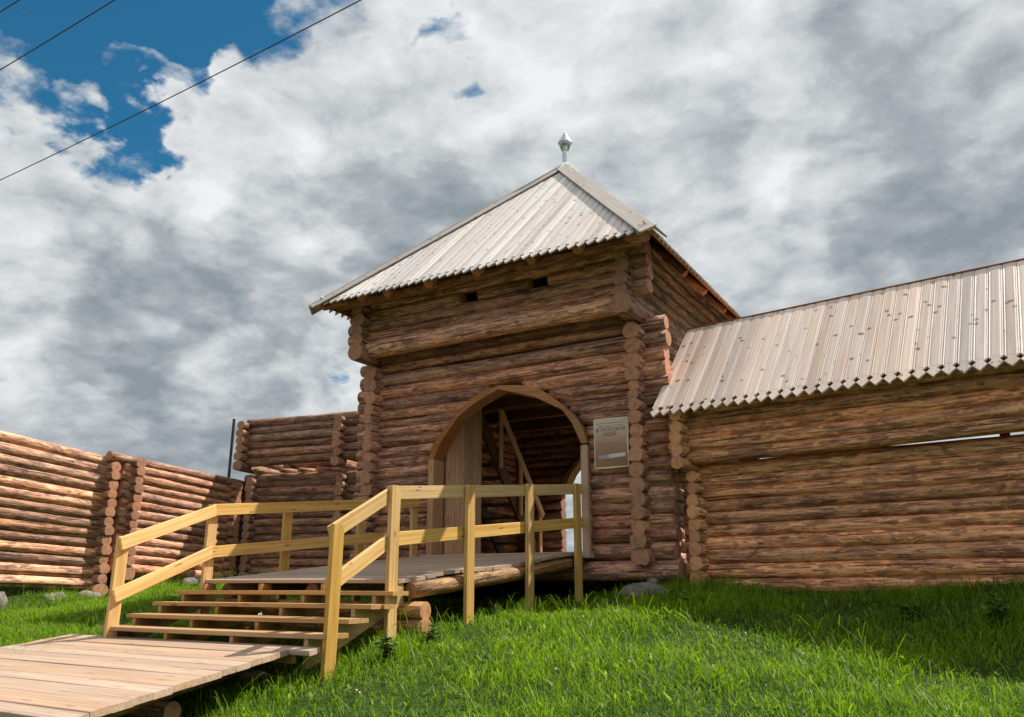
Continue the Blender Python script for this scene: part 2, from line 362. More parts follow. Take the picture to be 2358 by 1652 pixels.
# ------------------------------------------------------------------ gate tower
XL, XR = -5.05, -0.09
tower = thing('gate_tower', 'tall two-storey log gate tower with arched gateway and steep pyramid plank roof', 'gate tower', (-2.55, 2.6, 0))
T_F = TINT['front']
ENDZ = [3.686, 3.453, 3.228, 3.019, 2.851, 2.709, 2.562, 2.378, 2.19, 2.009, 1.829, 1.621, 1.414, 1.203, 1.019, 0.829, 0.642, 0.416]
ARCH = [(-3.83, .5), (-3.83, 2.07), (-3.74, 2.32), (-3.6, 2.46), (-3.29, 2.78), (-3.02, 3.0), (-2.82, 3.1), (-2.47, 3.17), (-2.1, 3.13), (-1.74, 3.03), (-1.54, 2.90), (-1.28, 2.69), (-1.1, 2.52), (-0.98, 2.33), (-0.91, 2.1), (-0.91, .5)]
def arch_span(z):
    xs = []
    for (x0, z0), (x1, z1) in zip(ARCH, ARCH[1:]):
        if (z0-z)*(z1-z) <= 0 and z0 != z1: xs.append(x0+(x1-x0)*(z-z0)/(z1-z0))
    return (min(xs), max(xs)) if len(xs) >= 2 else None
def rads(zs):
    """radius per course from the spacing"""
    out = []
    for i, z in enumerate(zs):
        g = []
        if i: g.append(zs[i-1]-z)
        if i+1 < len(zs): g.append(z-zs[i+1])
        out.append(0.565*sum(g)/len(g))
    return out
ER = rads(ENDZ)
YF, YB = 0.31, 5.05          # centre planes of the lower front and rear walls
FZ = [(a+b)/2 for a, b in zip(ENDZ, ENDZ[1:])] + [0.245]; FR = [max(a, b)*1.0 for a, b in zip(ER, ER[1:])] + [0.15]; FZ[-2] = 0.505; FR[-2] = 0.125
FZ = [3.83] + FZ; FR = [0.115] + FR
def courses_x(y, zs, rs, x0, x1, tint, cut):
    for z, r in zip(zs, rs):
        sp = arch_span(z) if cut and z > 0.5 else None
        if sp is None and cut and 0.5 < z+r*0.7 and arch_span(z-r*0.6) and z < 3.2 and z > 2.9: sp = arch_span(z-r*0.6)
        ex = rnd.uniform(-0.05, 0.05)
        if sp and sp[1]-sp[0] > 0.3:
            log((x0+ex, y, z), (sp[0], y, z), r, parent=tower, tint=tint)
            log((sp[1], y, z), (x1+ex, y, z), r, parent=tower, tint=tint)
        else:
            log((x0+ex, y, z), (x1+ex, y, z), r*1.02, r*0.97, parent=tower, tint=tint)
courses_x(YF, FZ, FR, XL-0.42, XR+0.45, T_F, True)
courses_x(YB, FZ, FR, XL-0.42, XR+0.40, (0.62, 0.50, 0.46), True)  # rear wall tint darkened: shade of the gateway interior put into the colour
for x in (XL, XR):
    for i, (z, r) in enumerate(zip(ENDZ, ER)):
        e = rnd.uniform(-0.025, 0.025)
        log((x+rnd.uniform(-.015, .015), 0.0+e, z), (x, YB+0.33, z), r*rnd.uniform(.97, 1.06), parent=tower, tint=T_F, pitch=r*1.72)
# upper box carried forward
UZ = [5.21, 5.01, 4.80, 4.585, 4.38, 4.19]; UR = rads(UZ)
UE = [5.11, 4.90, 4.69, 4.50, 4.30]; 
YUF, YUB = -0.06, 5.45
for x in (XL-0.02, XR+0.03):
    log((x, -0.42, 3.975), (x, YUB+0.38, 3.975), 0.165, 0.15, parent=tower, tint=(1.25, 1.0, 0.92))
    for i, (z, r) in enumerate(zip(UZ, UR)):
        log((x+rnd.uniform(-.02, .02), -0.38+rnd.uniform(-.03, .02), z), (x, YUB+0.36, z), r*1.02, parent=tower, tint=(0.9, 0.8, 0.72))
SLOTS = [(-3.05, -2.70), (-1.74, -1.38)]
for y in (YUF, YUB):
    for z in UE:
        r = 0.122
        if y == YUF and z == 4.69:
            xs = [XL-0.40, SLOTS[0][0], SLOTS[0][1], SLOTS[1][0], SLOTS[1][1], XR+0.36]
            for a, b in ((0, 1), (2, 3), (4, 5)): log((xs[a], y, z), (xs[b], y, z), r, parent=tower, tint=T_F)
        else:
            e = 0.40 if z < 5 else 0.08
            log((XL-e+rnd.uniform(-.04, .04), y, z), (XR+e-0.04+rnd.uniform(-.04, .04), y, z), r, parent=tower, tint=T_F)
    yy = y-0.05 if y < 1 else y; log((XL-0.30, yy, 4.075), (XR+0.02, yy, 4.075), 0.165, 0.155, parent=tower, tint=(1.75, 1.4, 1.25))  # paler tint paints the light catching the jetty log
for y in (0.17, YB+0.2): log((XL+0.05, y, 3.965), (XR-0.05, y, 3.965), 0.135, 0.13, parent=tower, tint=(0.60, 0.44, 0.36), jag=0.09)  # bark-dark log; its tint also paints the deep shadow under the jetty
# floor boards between the storeys, gateway floor, dark lining of loopholes
for i in range(18):
    x = XL+0.12 + i*0.275
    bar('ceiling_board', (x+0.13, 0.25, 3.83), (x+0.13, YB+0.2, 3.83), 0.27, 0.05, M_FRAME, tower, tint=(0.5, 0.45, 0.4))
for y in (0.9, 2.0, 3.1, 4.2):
    bar('ceiling_beam', (XL+0.1, y, 3.34), (XR-0.1, y, 3.34), 0.16, 0.2, M_FRAME, tower, tint=(0.45, 0.36, 0.3))  # beam tint darkened to paint the gloom under the ceiling
for i in range(25):
    y = 0.40 + i*0.19
    bar('floor_board', (XL+0.13, y, 0.45), (XR-0.13, y, 0.45), 0.185, 0.05, M_DECK, tower)
# arch frames front and rear
def arch_frame(y0, depth, jambs=True):
    P = ARCH; n = len(P); inner = []
    for i, (x, z) in enumerate(P):
        t = 0.115 if i in (0, n-1) else (0.10 if i in (1, n-2) else 0.062)
        if i == 0: inner.append((x+t, z)); continue
        if i == n-1: inner.append((x-t, z)); continue
        d = Vector((P[i+1][0]-P[i-1][0], P[i+1][1]-P[i-1][1])).normalized()
        inner.append((x+d.y*t, z-d.x*t))
    if jambs:
        for i, sx in ((0, 1), (n-1, -1)):
            x = P[i][0]+sx*0.0575
            bar('frame_board', (x, y0+depth/2, 0.50), (x, y0+depth/2, P[1][1]-0.003), 0.115, depth, M_FRAME, tower, up=Vector((0, 1, 0)), tint=(1.5, 1.5, 1.6))
    segs = [(0, 1), (1, 4), (4, 7), (7, 11), (11, 14), (14, 15)]
    for a, b in segs[1:-1]:
        # each piece is one straight heavy board: outer edge follows the logs, inner edge is a straight cut
        out = P[a:b+1]; inn = [inner[a], inner[b]] if b-a > 1 else [inner[a], inner[b]]
        if b-a > 1:
            mx = (inner[a][0]+inner[b][0])/2; mz = (inner[a][1]+inner[b][1])/2
            m = inner[(a+b)//2]; inn = [inner[a], (mx*0.55+m[0]*0.45, mz*0.55+m[1]*0.45), inner[b]]
        poly = [(x, z) for x, z in out] + list(reversed(inn))
        mw = Matrix(((1, 0, 0, 0), (0, 0, -1, y0), (0, 1, 0, 0), (0, 0, 0, 1)))
        j = rnd.uniform(0.9, 1.1)
        o = prism('frame_board', poly, depth, M_FRAME, tower, mw, (1.12*j, 0.84*j, 0.55*j) if b-a > 1 else (1.45*j, 1.5*j, 1.6*j))
arch_frame(0.135, 0.30); arch_frame(YB-0.15, 0.30, False)
bar('door_sill', (-3.85, 0.1, 0.47), (-0.86, 0.1, 0.47), 0.16, 0.09, M_DECK, tower)
# open door leaves
def door_leaf(xh, xe, y0, y1, mirror):
    d = bpy.data.objects.new('door', None); COL.objects.link(d); d.location = (xh, y0, 0.52); attach(d, tower)
    n = 8
    for i in range(n):
        t0, t1 = i/n, (i+1)/n
        tops = []
        for t in (t0, t1): tops.append(2.28 + 0.76*math.sin(min(1, t*1.08)*PI/2)**0.9)
        A = Vector((xh+(xe-xh)*t0, y0+(y1-y0)*t0, 0)); B = Vector((xh+(xe-xh)*t1, y0+(y1-y0)*t1, 0)); dx = (B-A).normalized(); nn = Vector((-dx.y, dx.x, 0)); g = 0.004
        A = A+dx*g; B = B-dx*g; th = 0.045 + rnd.uniform(-.003, .003)
        V = []
        for off in (0, th):
            V += [(A+nn*off)+Vector((0, 0, 0.53)), (B+nn*off)+Vector((0, 0, 0.53)), (B+nn*off)+Vector((0, 0, tops[1])), (A+nn*off)+Vector((0, 0, tops[0]))]
        F = [(0, 1, 2, 3), (7, 6, 5, 4), (0, 4, 5, 1), (1, 5, 6, 2), (2, 6, 7, 3), (3, 7, 4, 0)]
        c = sum(V, Vector())/8
        mw = Matrix.Translation(c) @ Matrix(((0, 1, 0, 0), (0, 0, 1, 0), (1, 0, 0, 0), (0, 0, 0, 1)))
        inv = mw.inverted()
        o = mesh_obj('plank', [inv @ v for v in V], F, M_DOOR); o.matrix_basis = mw; attach(o, d)
        j = rnd.uniform(0.85, 1.15); o.color = (1.6*j, 1.5*j, 1.5*j, 1)
door_leaf(-3.72, -3.60, 0.52, 1.42, False)
door_leaf(-1.00, -1.02, 0.52, 1.80, True)

# pyramid roof
RX0, RX1, RYF, RYB, RZE = -5.58, 0.70, -0.98, 6.38, 4.74
APEX = Vector((-2.46, 2.70, 8.33))
def roof_plank(parent, O, ux, us, un, x0, x1, s0, sa, sb, th, tint, tip=0.11, hole=0.045, up=0.0, mid=None):
    """plank on a slope: O eave origin, ux along eave, us up slope. carved point below, notch pair above it"""
    w = x1-x0; xc = (x0+x1)/2; lift = rnd.uniform(-0.002, 0.003)
    h = w/2
    zz = s0
    lower = [(-h+0.002, zz+tip+2.3*hole), (-h+hole*0.9, zz+tip+1.25*hole), (-h+0.002, zz+tip+0.2*hole), (0, zz), (h-0.002, zz+tip+0.2*hole), (h-hole*0.9, zz+tip+1.25*hole), (h-0.002, zz+tip+2.3*hole)]
    g = 0.0035
    # cross profile with two beads, used for the straight part
    prof = [(-h+0.002, -0.004), (-h+0.014, 0.0), (-h+0.022, -g), (-h+0.036, 0.001), (h-0.036, 0.001), (h-0.022, -g), (h-0.014, 0.0), (h-0.002, -0.004)]
    V = []; F = []
    def top(y):
        t = (y+h)/(2*h)
        if mid is not None and False: return 0
        return sa+(sb-sa)*t
    # lower carved part
    n = len(lower)
    for (y, s) in lower: V.append((s, y, 0.0))
    for (y, s) in lower: V.append((s, y, -th))
    F.append(tuple(range(n))); F.append(tuple(reversed(range(n, 2*n))))
    for i in range(n-1): F.append((i, i+n, i+1+n, i+1))
    b = len(V); s_j = lower[0][1]; k = len(prof)
    for (y, z) in prof: V.append((s_j, y, z))
    for (y, z) in prof: V.append((max(top(y), s_j+0.001), y, z))
    for (y, z) in prof: V.append((s_j, y, -th))
    for (y, z) in prof: V.append((max(top(y), s_j+0.001), y, -th))
    for i in range(k-1):
        F.append((b+i, b+i+1, b+k+i+1, b+k+i)); F.append((b+2*k+i+1, b+2*k+i, b+3*k+i, b+3*k+i+1)); F.append((b+k+i, b+k+i+1, b+3*k+i+1, b+3*k+i))
    F.append((b+k, b, b+2*k, b+3*k)) if False else F.append((b, b+k, b+3*k, b+2*k)); F.append((b+2*k-1, b+k-1, b+3*k-1, b+4*k-1))
    me = bpy.data.meshes.new('plank'); me.from_pydata(V, [], F); me.materials.append(M_ROOF)
    bm = bmesh.new(); bm.from_mesh(me); bmesh.ops.remove_doubles(bm, verts=bm.verts, dist=1e-5); bmesh.ops.recalc_face_normals(bm, faces=bm.faces); bm.to_mesh(me); bm.free()
    o = bpy.data.objects.new('plank', me); COL.objects.link(o)
    M4 = Matrix(((us.x, ux.x, un.x, 0), (us.y, ux.y, un.y, 0), (us.z, ux.z, un.z, 0), (0, 0, 0, 1)))
    o.matrix_basis = Matrix.Translation(O + ux*xc + un*(lift+up)) @ M4 @ Matrix.Rotation(rnd.uniform(-0.006, 0.006), 4, 'X')
    j = rnd.uniform(0.86, 1.12); w_ = rnd.uniform(-0.03, 0.05)
    o.color = (tint[0]*j*(1+w_), tint[1]*j, tint[2]*j*(1-w_), 1)
    attach(o, parent); return o
def pyramid_side(P0, P1, parent, pitch=0.155, tint=(1, 1, 1)):
    P0, P1 = Vector(P0), Vector(P1); ux = (P1-P0).normalized(); Lx = (P1-P0).length
    foot = P0 + ux*((APEX-P0).dot(ux)); us = (APEX-foot).normalized(); un = ux.cross(us)
    if un.z < 0: un = -un
    xa = (foot-P0).length; Sx = (APEX-foot).length
    n = round(Lx/pitch); p = Lx/n
    def top(x):
        x = min(max(x, 0.0), Lx); return Sx*(x/xa if x < xa else (Lx-x)/(Lx-xa))
    for i in range(n):
        x0, x1 = i*p, (i+1)*p
        sa, sb = top(x0), top(x1)
        if max(sa, sb) < 0.26: sa = max(sa, 0.24); sb = max(sb, 0.24)
        roof_plank(parent, P0, ux, us, un, x0, x1, 0.0, sa-0.02, sb-0.02, 0.022, tint)
    return us, un
roof = mesh_obj('roof', [(RX0+.12, RYF+.12, RZE+.08), (RX1-.12, RYF+.12, RZE+.08), (RX1-.12, RYB-.12, RZE+.08), (RX0+.12, RYB-.12, RZE+.08), tuple(APEX-Vector((0, 0, 0.09)))],
                [(0, 1, 4), (1, 2, 4), (2, 3, 4), (3, 0, 4)], M_FRAME, tower); roof.color = (0.55, 0.42, 0.32, 1)
c4 = [(RX0, RYF, RZE), (RX1, RYF, RZE), (RX1, RYB, RZE), (RX0, RYB, RZE)]
for a in range(4): pyramid_side(c4[a], c4[(a+1) % 4], roof, tint=(0.98, 0.97, 0.98))
# hip boards: a pair on each hip
for k, c in enumerate(c4):
    c = Vector(c); d = (APEX-c).normalized(); s = c - d*0.06
    hip = [Vector((0, -1, 0)), Vector((1, 0, 0)), Vector((0, 1, 0)), Vector((-1, 0, 0))]
    for side in (0, 1):
        nrm0 = hip[k] if side == 0 else hip[(k-1) % 4]
        # slope normal of the face on that side
        i2 = k if side == 0 else (k-1) % 4
        A, B = Vector(c4[i2]), Vector(c4[(i2+1) % 4]); un = (B-A).cross(APEX-A).normalized()
        if un.z < 0: un = -un
        lat = un.cross(d).normalized(); inward = ((A+B)/2 - c); lat = lat if lat.dot(inward) > 0 else -lat
        bar('hip_board', s+lat*0.085+un*(0.034+0.013*side), APEX+lat*0.085-d*0.03+un*(0.034+0.013*side), 0.24, 0.024, M_ROOF, roof, up=un, tint=(0.72, 0.68, 0.65))
# rafter ends and outriggers under the eaves
log((XL-0.42, -0.50, 4.86), (XR+0.40, -0.50, 4.86), 0.10, 0.095, parent=tower, tint=(0.95, 0.74, 0.62), name='eave_log')
for x in (-4.69, -4.13, -3.28, -2.34, -1.35, -0.57): log((x, -0.76, 4.79), (x, 0.5, 4.79+1.26*0.97), 0.08, parent=tower, tint=(1.5, 1.1, 0.8), groove=False, name='rafter', nside=10)
for y in (1.15, 2.15, 3.3, 4.4):
    log((0.42, y, 4.86), (-1.0, y, 4.86+1.42*1.11), 0.065, parent=tower, tint=(1.7, 1.2, 0.8), groove=False, name='rafter', nside=10)
    log((RX0+0.28, y, 4.86), (-4.0, y, 4.86+1.3*1.11), 0.065, parent=tower, tint=(1.5, 1.1, 0.8), groove=False, name='rafter', nside=10)
log((0.52, -0.84, 4.73), (-0.25, -0.22, 5.12), 0.09, parent=tower, tint=(1.1, 0.85, 0.6), groove=False, name='rafter', nside=10)
log((RX0+0.12, -0.86, 4.76), (-4.8, -0.12, 5.12), 0.09, parent=tower, tint=(1.1, 0.85, 0.6), groove=False, name='rafter', nside=10)
for x, sx in ((RX1-0.10, 1), (RX0+0.10, -1)):
    bar('eave_board', (x, RYF+0.12, RZE+0.06), (x, RYB-0.12, RZE+0.06), 0.03, 0.07, M_FRAME, tower, tint=(1.1, 0.9, 0.7))
bar('eave_board', (RX0+0.1, RYF+0.1, RZE+0.06), (RX1-0.1, RYF+0.1, RZE+0.06), 0.03, 0.05, M_FRAME, tower, tint=(0.5, 0.45, 0.4))
# metal finial
def lathe(name, prof, mat, parent, c, n=20, smooth=True, nfl=None):
    V = []; F = []
    n = nfl or n
    for r, z in prof:
        for k in range(n): V.append((r*math.cos(2*PI*k/n), r*math.sin(2*PI*k/n), z))
    for i in range(len(prof)-1):
        for k in range(n): F.append((i*n+k, i*n+(k+1) % n, (i+1)*n+(k+1) % n, (i+1)*n+k))
    F.append(tuple(reversed(range(n)))); F.append(tuple((len(prof)-1)*n+k for k in range(n)))
    o = mesh_obj(name, V, F, mat, smooth=smooth, loc=c); attach(o, parent); return o
fin = lathe('finial', [(0.06, -0.05), (0.06, 0.37)], M_METAL, tower, APEX, 10, False)
lathe('finial_knob', [(0.072, 0.35), (0.132, 0.50), (0.135, 0.525)], M_METAL, fin, APEX, 14)
lathe('finial_cone', [(0.148, 0.522), (0.09, 0.635), (0.004, 0.80)], M_METAL, fin, APEX, 12, False)
lathe('roof_cap', [(0.34, -0.30), (0.07, 0.03)], M_METAL, tower, APEX+Vector((0, 0, 0.055)), 4, False).rotation_euler.z = 0.0
# boulder footing is its own thing (below)

# ------------------------------------------------------------------ stair inside the gateway
st = thing('inner_staircase', 'steep wooden stair with handrail climbing inside the dark gateway', 'staircase', (-4.3, 4.0, 0.48))
A0, A1 = Vector((0, 4.15, 0.48)), Vector((0, 1.55, 3.42))
for x in (-4.72, -3.92):
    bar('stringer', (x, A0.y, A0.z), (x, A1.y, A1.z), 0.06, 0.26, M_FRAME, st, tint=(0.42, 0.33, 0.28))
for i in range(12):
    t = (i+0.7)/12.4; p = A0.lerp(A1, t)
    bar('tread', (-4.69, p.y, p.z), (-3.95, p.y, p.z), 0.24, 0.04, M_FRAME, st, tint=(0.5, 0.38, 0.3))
for t in (0.04, 0.34, 0.63, 0.93):
    p = A0.lerp(A1, t); bar('rail_post', (-3.865, p.y, p.z-0.1), (-3.865, p.y, p.z+0.95), 0.045, 0.10, M_DOOR, st, up=Vector((0, 1, 0)), tint=(1.9, 1.7, 1.5))
bar('handrail', (-3.82, A0.y-0.05, A0.z+0.95), (-3.82, A1.y, A1.z+0.95), 0.045, 0.12, M_DOOR, st, tint=(1.9, 1.7, 1.5))

# ------------------------------------------------------------------ roofed wall on the right
TH = math.radians(8.1); DV = Vector((math.cos(TH), -math.sin(TH), 0)); NV = Vector((math.sin(TH), math.cos(TH), 0))
rw = thing('roofed_log_wall', 'long log palisade wall under a pale plank roof with pointed board ends', 'log wall', (4, 0.8, 0))
def rwp(s, n, z):
    """s along the wall from its tower end, n depth behind the column face of the lower logs"""
    return Vector((0.63, 0.20, 0)) + DV*s + NV*n + Vector((0, 0, z))
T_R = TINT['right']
LOWZ = [1.618, 1.449, 1.264, 1.097, 0.914, 0.733, 0.552, 0.357, 0.148]; LOWZ = [0.026+(z-0.026)*0.925 for z in LOWZ]; LR = rads(LOWZ)
UPZ = [0.026+(z-0.026)*0.925 for z in (2.70, 2.516, 2.326, 2.161, 1.985, 1.80)]; UPR = rads(UPZ)
def wall_between(zs): return [(a+b)/2 for a, b in zip(zs, zs[1:])]
LEN = 8.2
lw = wall_between(LOWZ) + [0.05]; lr = [max(a, b) for a, b in zip(LR, LR[1:])] + [0.11]
for z, r in zip(lw, lr):
    e = rnd.uniform(-0.03, 0.03)
    log(rwp(-0.25+e*.5, 0.30, z), rwp(LEN, 0.30, z+0.01), r*1.02, r*1.06, parent=rw, tint=T_R, jag=0.05)
log(rwp(-0.30, 0.30, 1.564), rwp(LEN, 0.30, 1.598), 0.118, 0.120, parent=rw, tint=T_R, jag=0.10)
for z, r in zip(LOWZ, LR):
    for s in (0.0, 5.2):
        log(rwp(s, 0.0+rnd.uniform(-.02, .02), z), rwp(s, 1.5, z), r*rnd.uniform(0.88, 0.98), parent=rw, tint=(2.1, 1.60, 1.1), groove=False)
uw = wall_between(UPZ) + [1.757]; ur = [max(a, b) for a, b in zip(UPR, UPR[1:])] + [0.098]
for z, r in zip(uw[:-1], ur[:-1]):
    e = rnd.uniform(-0.03, 0.03)
    log(rwp(-0.27+e*.5, 0.02, z), rwp(LEN, 0.02, z+0.01), r*1.04, r*1.08, parent=rw, tint=T_R)
for z, r in zip(UPZ, UPR):
    for s in (-0.05, 5.2):
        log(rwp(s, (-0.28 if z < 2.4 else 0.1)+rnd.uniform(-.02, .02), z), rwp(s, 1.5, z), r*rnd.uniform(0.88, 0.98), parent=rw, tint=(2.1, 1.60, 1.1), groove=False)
# roof of the wall
EV = Vector((0.19, -0.19, 2.31)); 
rise, run = 1.62, 1.38
us = (NV*run + Vector((0, 0, rise))).normalized(); un = DV.cross(us).normalized()
if un.z < 0: un = -un
SL = math.hypot(rise, run)
wroof = prism('roof', [(0, 0), (8.3, 0), (8.3, SL-0.02), (0, SL-0.02)], 0.02, M_FRAME, rw, Matrix.Translation(EV+us*0.30-un*0.045) @ Matrix(((DV.x, us.x, un.x, 0), (DV.y, us.y, un.y, 0), (DV.z, us.z, un.z, 0), (0, 0, 0, 1))) @ Matrix.Scale(0.86, 4, Vector((0, 1, 0))), (0.6, 0.45, 0.33))
PW = 0.1555
for i in range(52):
    roof_plank(wroof, EV, DV, us, un, i*PW, (i+1)*PW, rnd.uniform(-.006, .006), SL+rnd.uniform(-.01, .01), SL+rnd.uniform(-.01, .01), 0.024, (1.06, 0.935, 0.86), tip=0.095, hole=0.048)
# back slope and ridge
EB = EV + NV*(2*run) ; usb = (-NV*run + Vector((0, 0, rise))).normalized(); unb = usb.cross(DV).normalized()
if unb.z < 0: unb = -unb
for i in range(52):
    roof_plank(wroof, EB, DV, usb, unb, i*PW, (i+1)*PW, 0.0, SL-0.02, SL-0.02, 0.024, (1.06, 0.935, 0.86), tip=0.095, hole=0.048)
RG = EV + us*SL
bar('ridge_board', RG+DV*0.0+Vector((0, 0, 0.012))+NV*0.05, RG+DV*8.1+Vector((0, 0, 0.012))+NV*0.05, 0.11, 0.022, M_FRAME, rw, tint=(0.7, 0.5, 0.4))
for s in (0.25, 1.9, 3.6, 5.2, 7.0):
    A = EV+DV*s+us*0.24-un*0.10; bar('rafter', A, A+us*(SL-0.3), 0.06, 0.09, M_FRAME, rw, up=un, tint=(0.7, 0.55, 0.4))
    A = EB+DV*s+usb*0.24-unb*0.10; bar('rafter', A, A+usb*(SL-0.3), 0.06, 0.09, M_FRAME, rw, up=unb, tint=(0.7, 0.55, 0.4))
    for n_ in (0.02, 1.45):
        zt = 2.75 if n_ < 1 else 2.72
        if n_ > 1: bar('roof_post', rwp(s, n_+0.25, 0.0), rwp(s, n_+0.25, zt), 0.12, 0.12, M_FRAME, rw, up=Vector((0, 1, 0)), tint=(0.7, 0.55, 0.4))

# ------------------------------------------------------------------ walls on the left
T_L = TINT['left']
def left_wall(name, label, x, y0, y1, z0top, z1top, n, pitch, tint, ends_y=(), top_ext=0.0, cross_len=1.2, pitch0=None, rows=None, stub0=0.34, stub1=0.3, zbot_extra=True):
    w = thing(name, label, 'log wall', (x, (y0+y1)/2, 0.0))
    for i in range(n):
        za = z0top - (pitch0 or pitch)*i - 0.1; zb = z1top - (pitch*0.985)*i - 0.1
        r = pitch*0.555*rnd.uniform(0.93, 1.07)
        if i == n-1: r *= 1.2; za -= 0.03; zb -= 0.03
        a = y0 - (0 if y0 < -5 else stub0 + rnd.uniform(-.04, .04) + (top_ext if i == 0 else 0)); b = y1 + stub1 + rnd.uniform(-.05, .05)
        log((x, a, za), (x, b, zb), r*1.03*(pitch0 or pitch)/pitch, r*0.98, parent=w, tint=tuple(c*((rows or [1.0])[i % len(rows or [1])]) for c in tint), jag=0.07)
    for yy, off in ends_y:
        for i in range(n):
            t = (yy-y0)/(y1-y0); z = z0top+(z1top-z0top)*t - pitch*0.995*i - 0.1 - pitch*0.5
            r = pitch*0.55*rnd.uniform(0.95, 1.08)
            if i == n-1: r *= 1.5; z -= 0.07
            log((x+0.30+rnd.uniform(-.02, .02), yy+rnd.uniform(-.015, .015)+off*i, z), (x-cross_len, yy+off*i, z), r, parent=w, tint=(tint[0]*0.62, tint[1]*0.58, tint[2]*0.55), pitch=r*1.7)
    return w
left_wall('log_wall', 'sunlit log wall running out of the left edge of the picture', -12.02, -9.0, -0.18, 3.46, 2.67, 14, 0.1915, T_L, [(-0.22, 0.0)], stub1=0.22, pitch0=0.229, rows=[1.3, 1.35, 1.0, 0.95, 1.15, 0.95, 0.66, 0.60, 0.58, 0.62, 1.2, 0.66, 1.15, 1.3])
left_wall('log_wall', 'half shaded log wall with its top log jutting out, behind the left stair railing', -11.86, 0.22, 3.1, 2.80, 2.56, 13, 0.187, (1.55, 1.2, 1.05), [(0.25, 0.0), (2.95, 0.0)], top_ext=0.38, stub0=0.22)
# log crib with jettied upper box
MD = Vector((0.9697, 0.2444, 0)); MN = Vector((-0.2444, 0.9697, 0))
crib = thing('log_bastion', 'unfinished roofless log bastion with a jettied upper box left of the gate tower', 'log bastion', (-10.2, 3.8, 0.3))
def cp(s, n, z): return Vector((-11.55, 2.83, 0)) + MD*s + MN*n + Vector((0, 0, z))
T_C = (0.98, 0.80, 0.74)
UZc = [3.86, 3.67, 3.48, 3.29, 3.09, 2.86]
for i, z in enumerate(UZc):
    for s in (0.0, 2.64):
        log(cp(s+rnd.uniform(-.02, .02), -0.02+rnd.uniform(-.02, .02), z), cp(s, 2.6, z), 0.107*(1.1 if i == 5 else 1), parent=crib, tint=(1.1, 0.9, 0.8))
for i, z in enumerate([3.95, 3.765, 3.575, 3.385, 3.19, 2.985]):
    for n_ in (0.30, 2.3):
        log(cp(0.0 if i == 0 else -0.02+rnd.uniform(-.03, .03), n_, z-0.02), cp(3.17+rnd.uniform(-.05, .05) + (0.14 if i == 0 else 0), n_, z+0.05), 0.112, parent=crib, tint=T_C)
LZc = [2.615, 2.45, 2.29, 2.10, 1.91, 1.72, 1.53, 1.34, 1.15, 0.96, 0.77, 0.58, 0.39]
for i, z in enumerate(LZc):
    for s in (0.14, 2.58):
        log(cp(s+rnd.uniform(-.02, .02), 0.32+rnd.uniform(-.02, .02), z-0.10), cp(s, 2.6, z-0.10), 0.105, parent=crib, tint=(1.1, 0.9, 0.8))
    log(cp(-0.14+rnd.uniform(-.03, .03), 0.62, z), cp(6.0, 0.62, z), 0.108, parent=crib, tint=T_C)
# loose floor poles lying in the gap between both boxes
for i, (a, b) in enumerate(((0.2, 1.3), (0.9, 1.9), (1.4, 2.45), (1.9, 2.8))):
    log(cp(a, 0.45, 2.775), cp(b, 2.5, 2.83), 0.062, parent=crib, tint=(1.8, 1.5, 1.2), groove=False, name='floor_pole', nside=10)
# plain log wall joining the bastion and the tower
jw = thing('log_wall', 'dark shaded log wall linking the bastion to the gate tower', 'log wall', (-7, 4.4, 0.2))
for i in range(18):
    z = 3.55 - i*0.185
    log(cp(3.1, 1.55, z), cp(6.2, 1.55, z), 0.106, parent=jw, tint=(0.5, 0.40, 0.37))  # dark tint paints in the shade this set-back wall stands in
pole = mesh_obj('steel_post', *(lambda r, h: ([(r*math.cos(k*PI/4), r*math.sin(k*PI/4), z) for z in (0, h) for k in range(8)], [(k, (k+1) % 8, 8+(k+1) % 8, 8+k) for k in range(8)]+[tuple(range(8, 16))]))(0.036, 4.05), M_IRON, loc=(-12.45, 3.35, 0.15))
tag(pole, 'thin dark upright post rising behind the half shaded log wall', 'post')

# ------------------------------------------------------------------ entrance bridge with stair
br = thing('entrance_bridge', 'yellow timber ramp with open stair and railings leading up to the gateway', 'timber bridge', (-2.7, -2, -0.3))
DL0, DR0, DL1, DR1 = Vector((-4.50, -3.60, .112)), Vector((-1.42, -3.60, .108)), Vector((-4.10, 0.06, .50)), Vector((-1.02, 0.06, .505))
NB = 25
for i in range(NB):
    t = (i+0.5)/NB; a = DL0.lerp(DL1, t); b = DR0.lerp(DR1, t)
    sag = 0.018*math.sin(t*9.0) - 0.02*math.exp(-((t-0.10)/0.08)**2)
    dn = (DL1-DL0).normalized(); z = Vector((0, 0, 1))
    o = bar('deck_board', a+Vector((-rnd.uniform(0, .02), 0, -0.022)), b+Vector((rnd.uniform(0, .03), 0, -0.022+sag)), 0.143, 0.042, M_DECK, br, tint=(0.92, 0.92, 0.95), skew=0.11, up=(DR0-DL0).cross(DL1-DL0).normalized())
# beams under the deck
log((-1.36, -3.45, -0.015), (-1.08, 0.35, 0.395), 0.09, 0.085, parent=br, tint=(1.0, 0.88, 0.5), groove=False, name='support_log')
log((-4.25, -3.45, -0.03), (-3.95, 0.35, 0.36), 0.105, parent=br, tint=(0.9, 0.8, 0.6), groove=False, name='support_log')
log((-2.8, -3.45, -0.03), (-2.5, 0.35, 0.36), 0.105, parent=br, tint=(0.9, 0.8, 0.6), groove=False, name='support_log')
for z, x, r in ((-0.215, -1.16, .095), (-0.385, -1.14, .095), (-0.575, -1.15, .10)):
    log((x, -3.44, z), (-4.4, -3.40, z), r, parent=br, tint=(1.45, 1.15, 0.55), groove=True, name='support_log', pitch=.17)
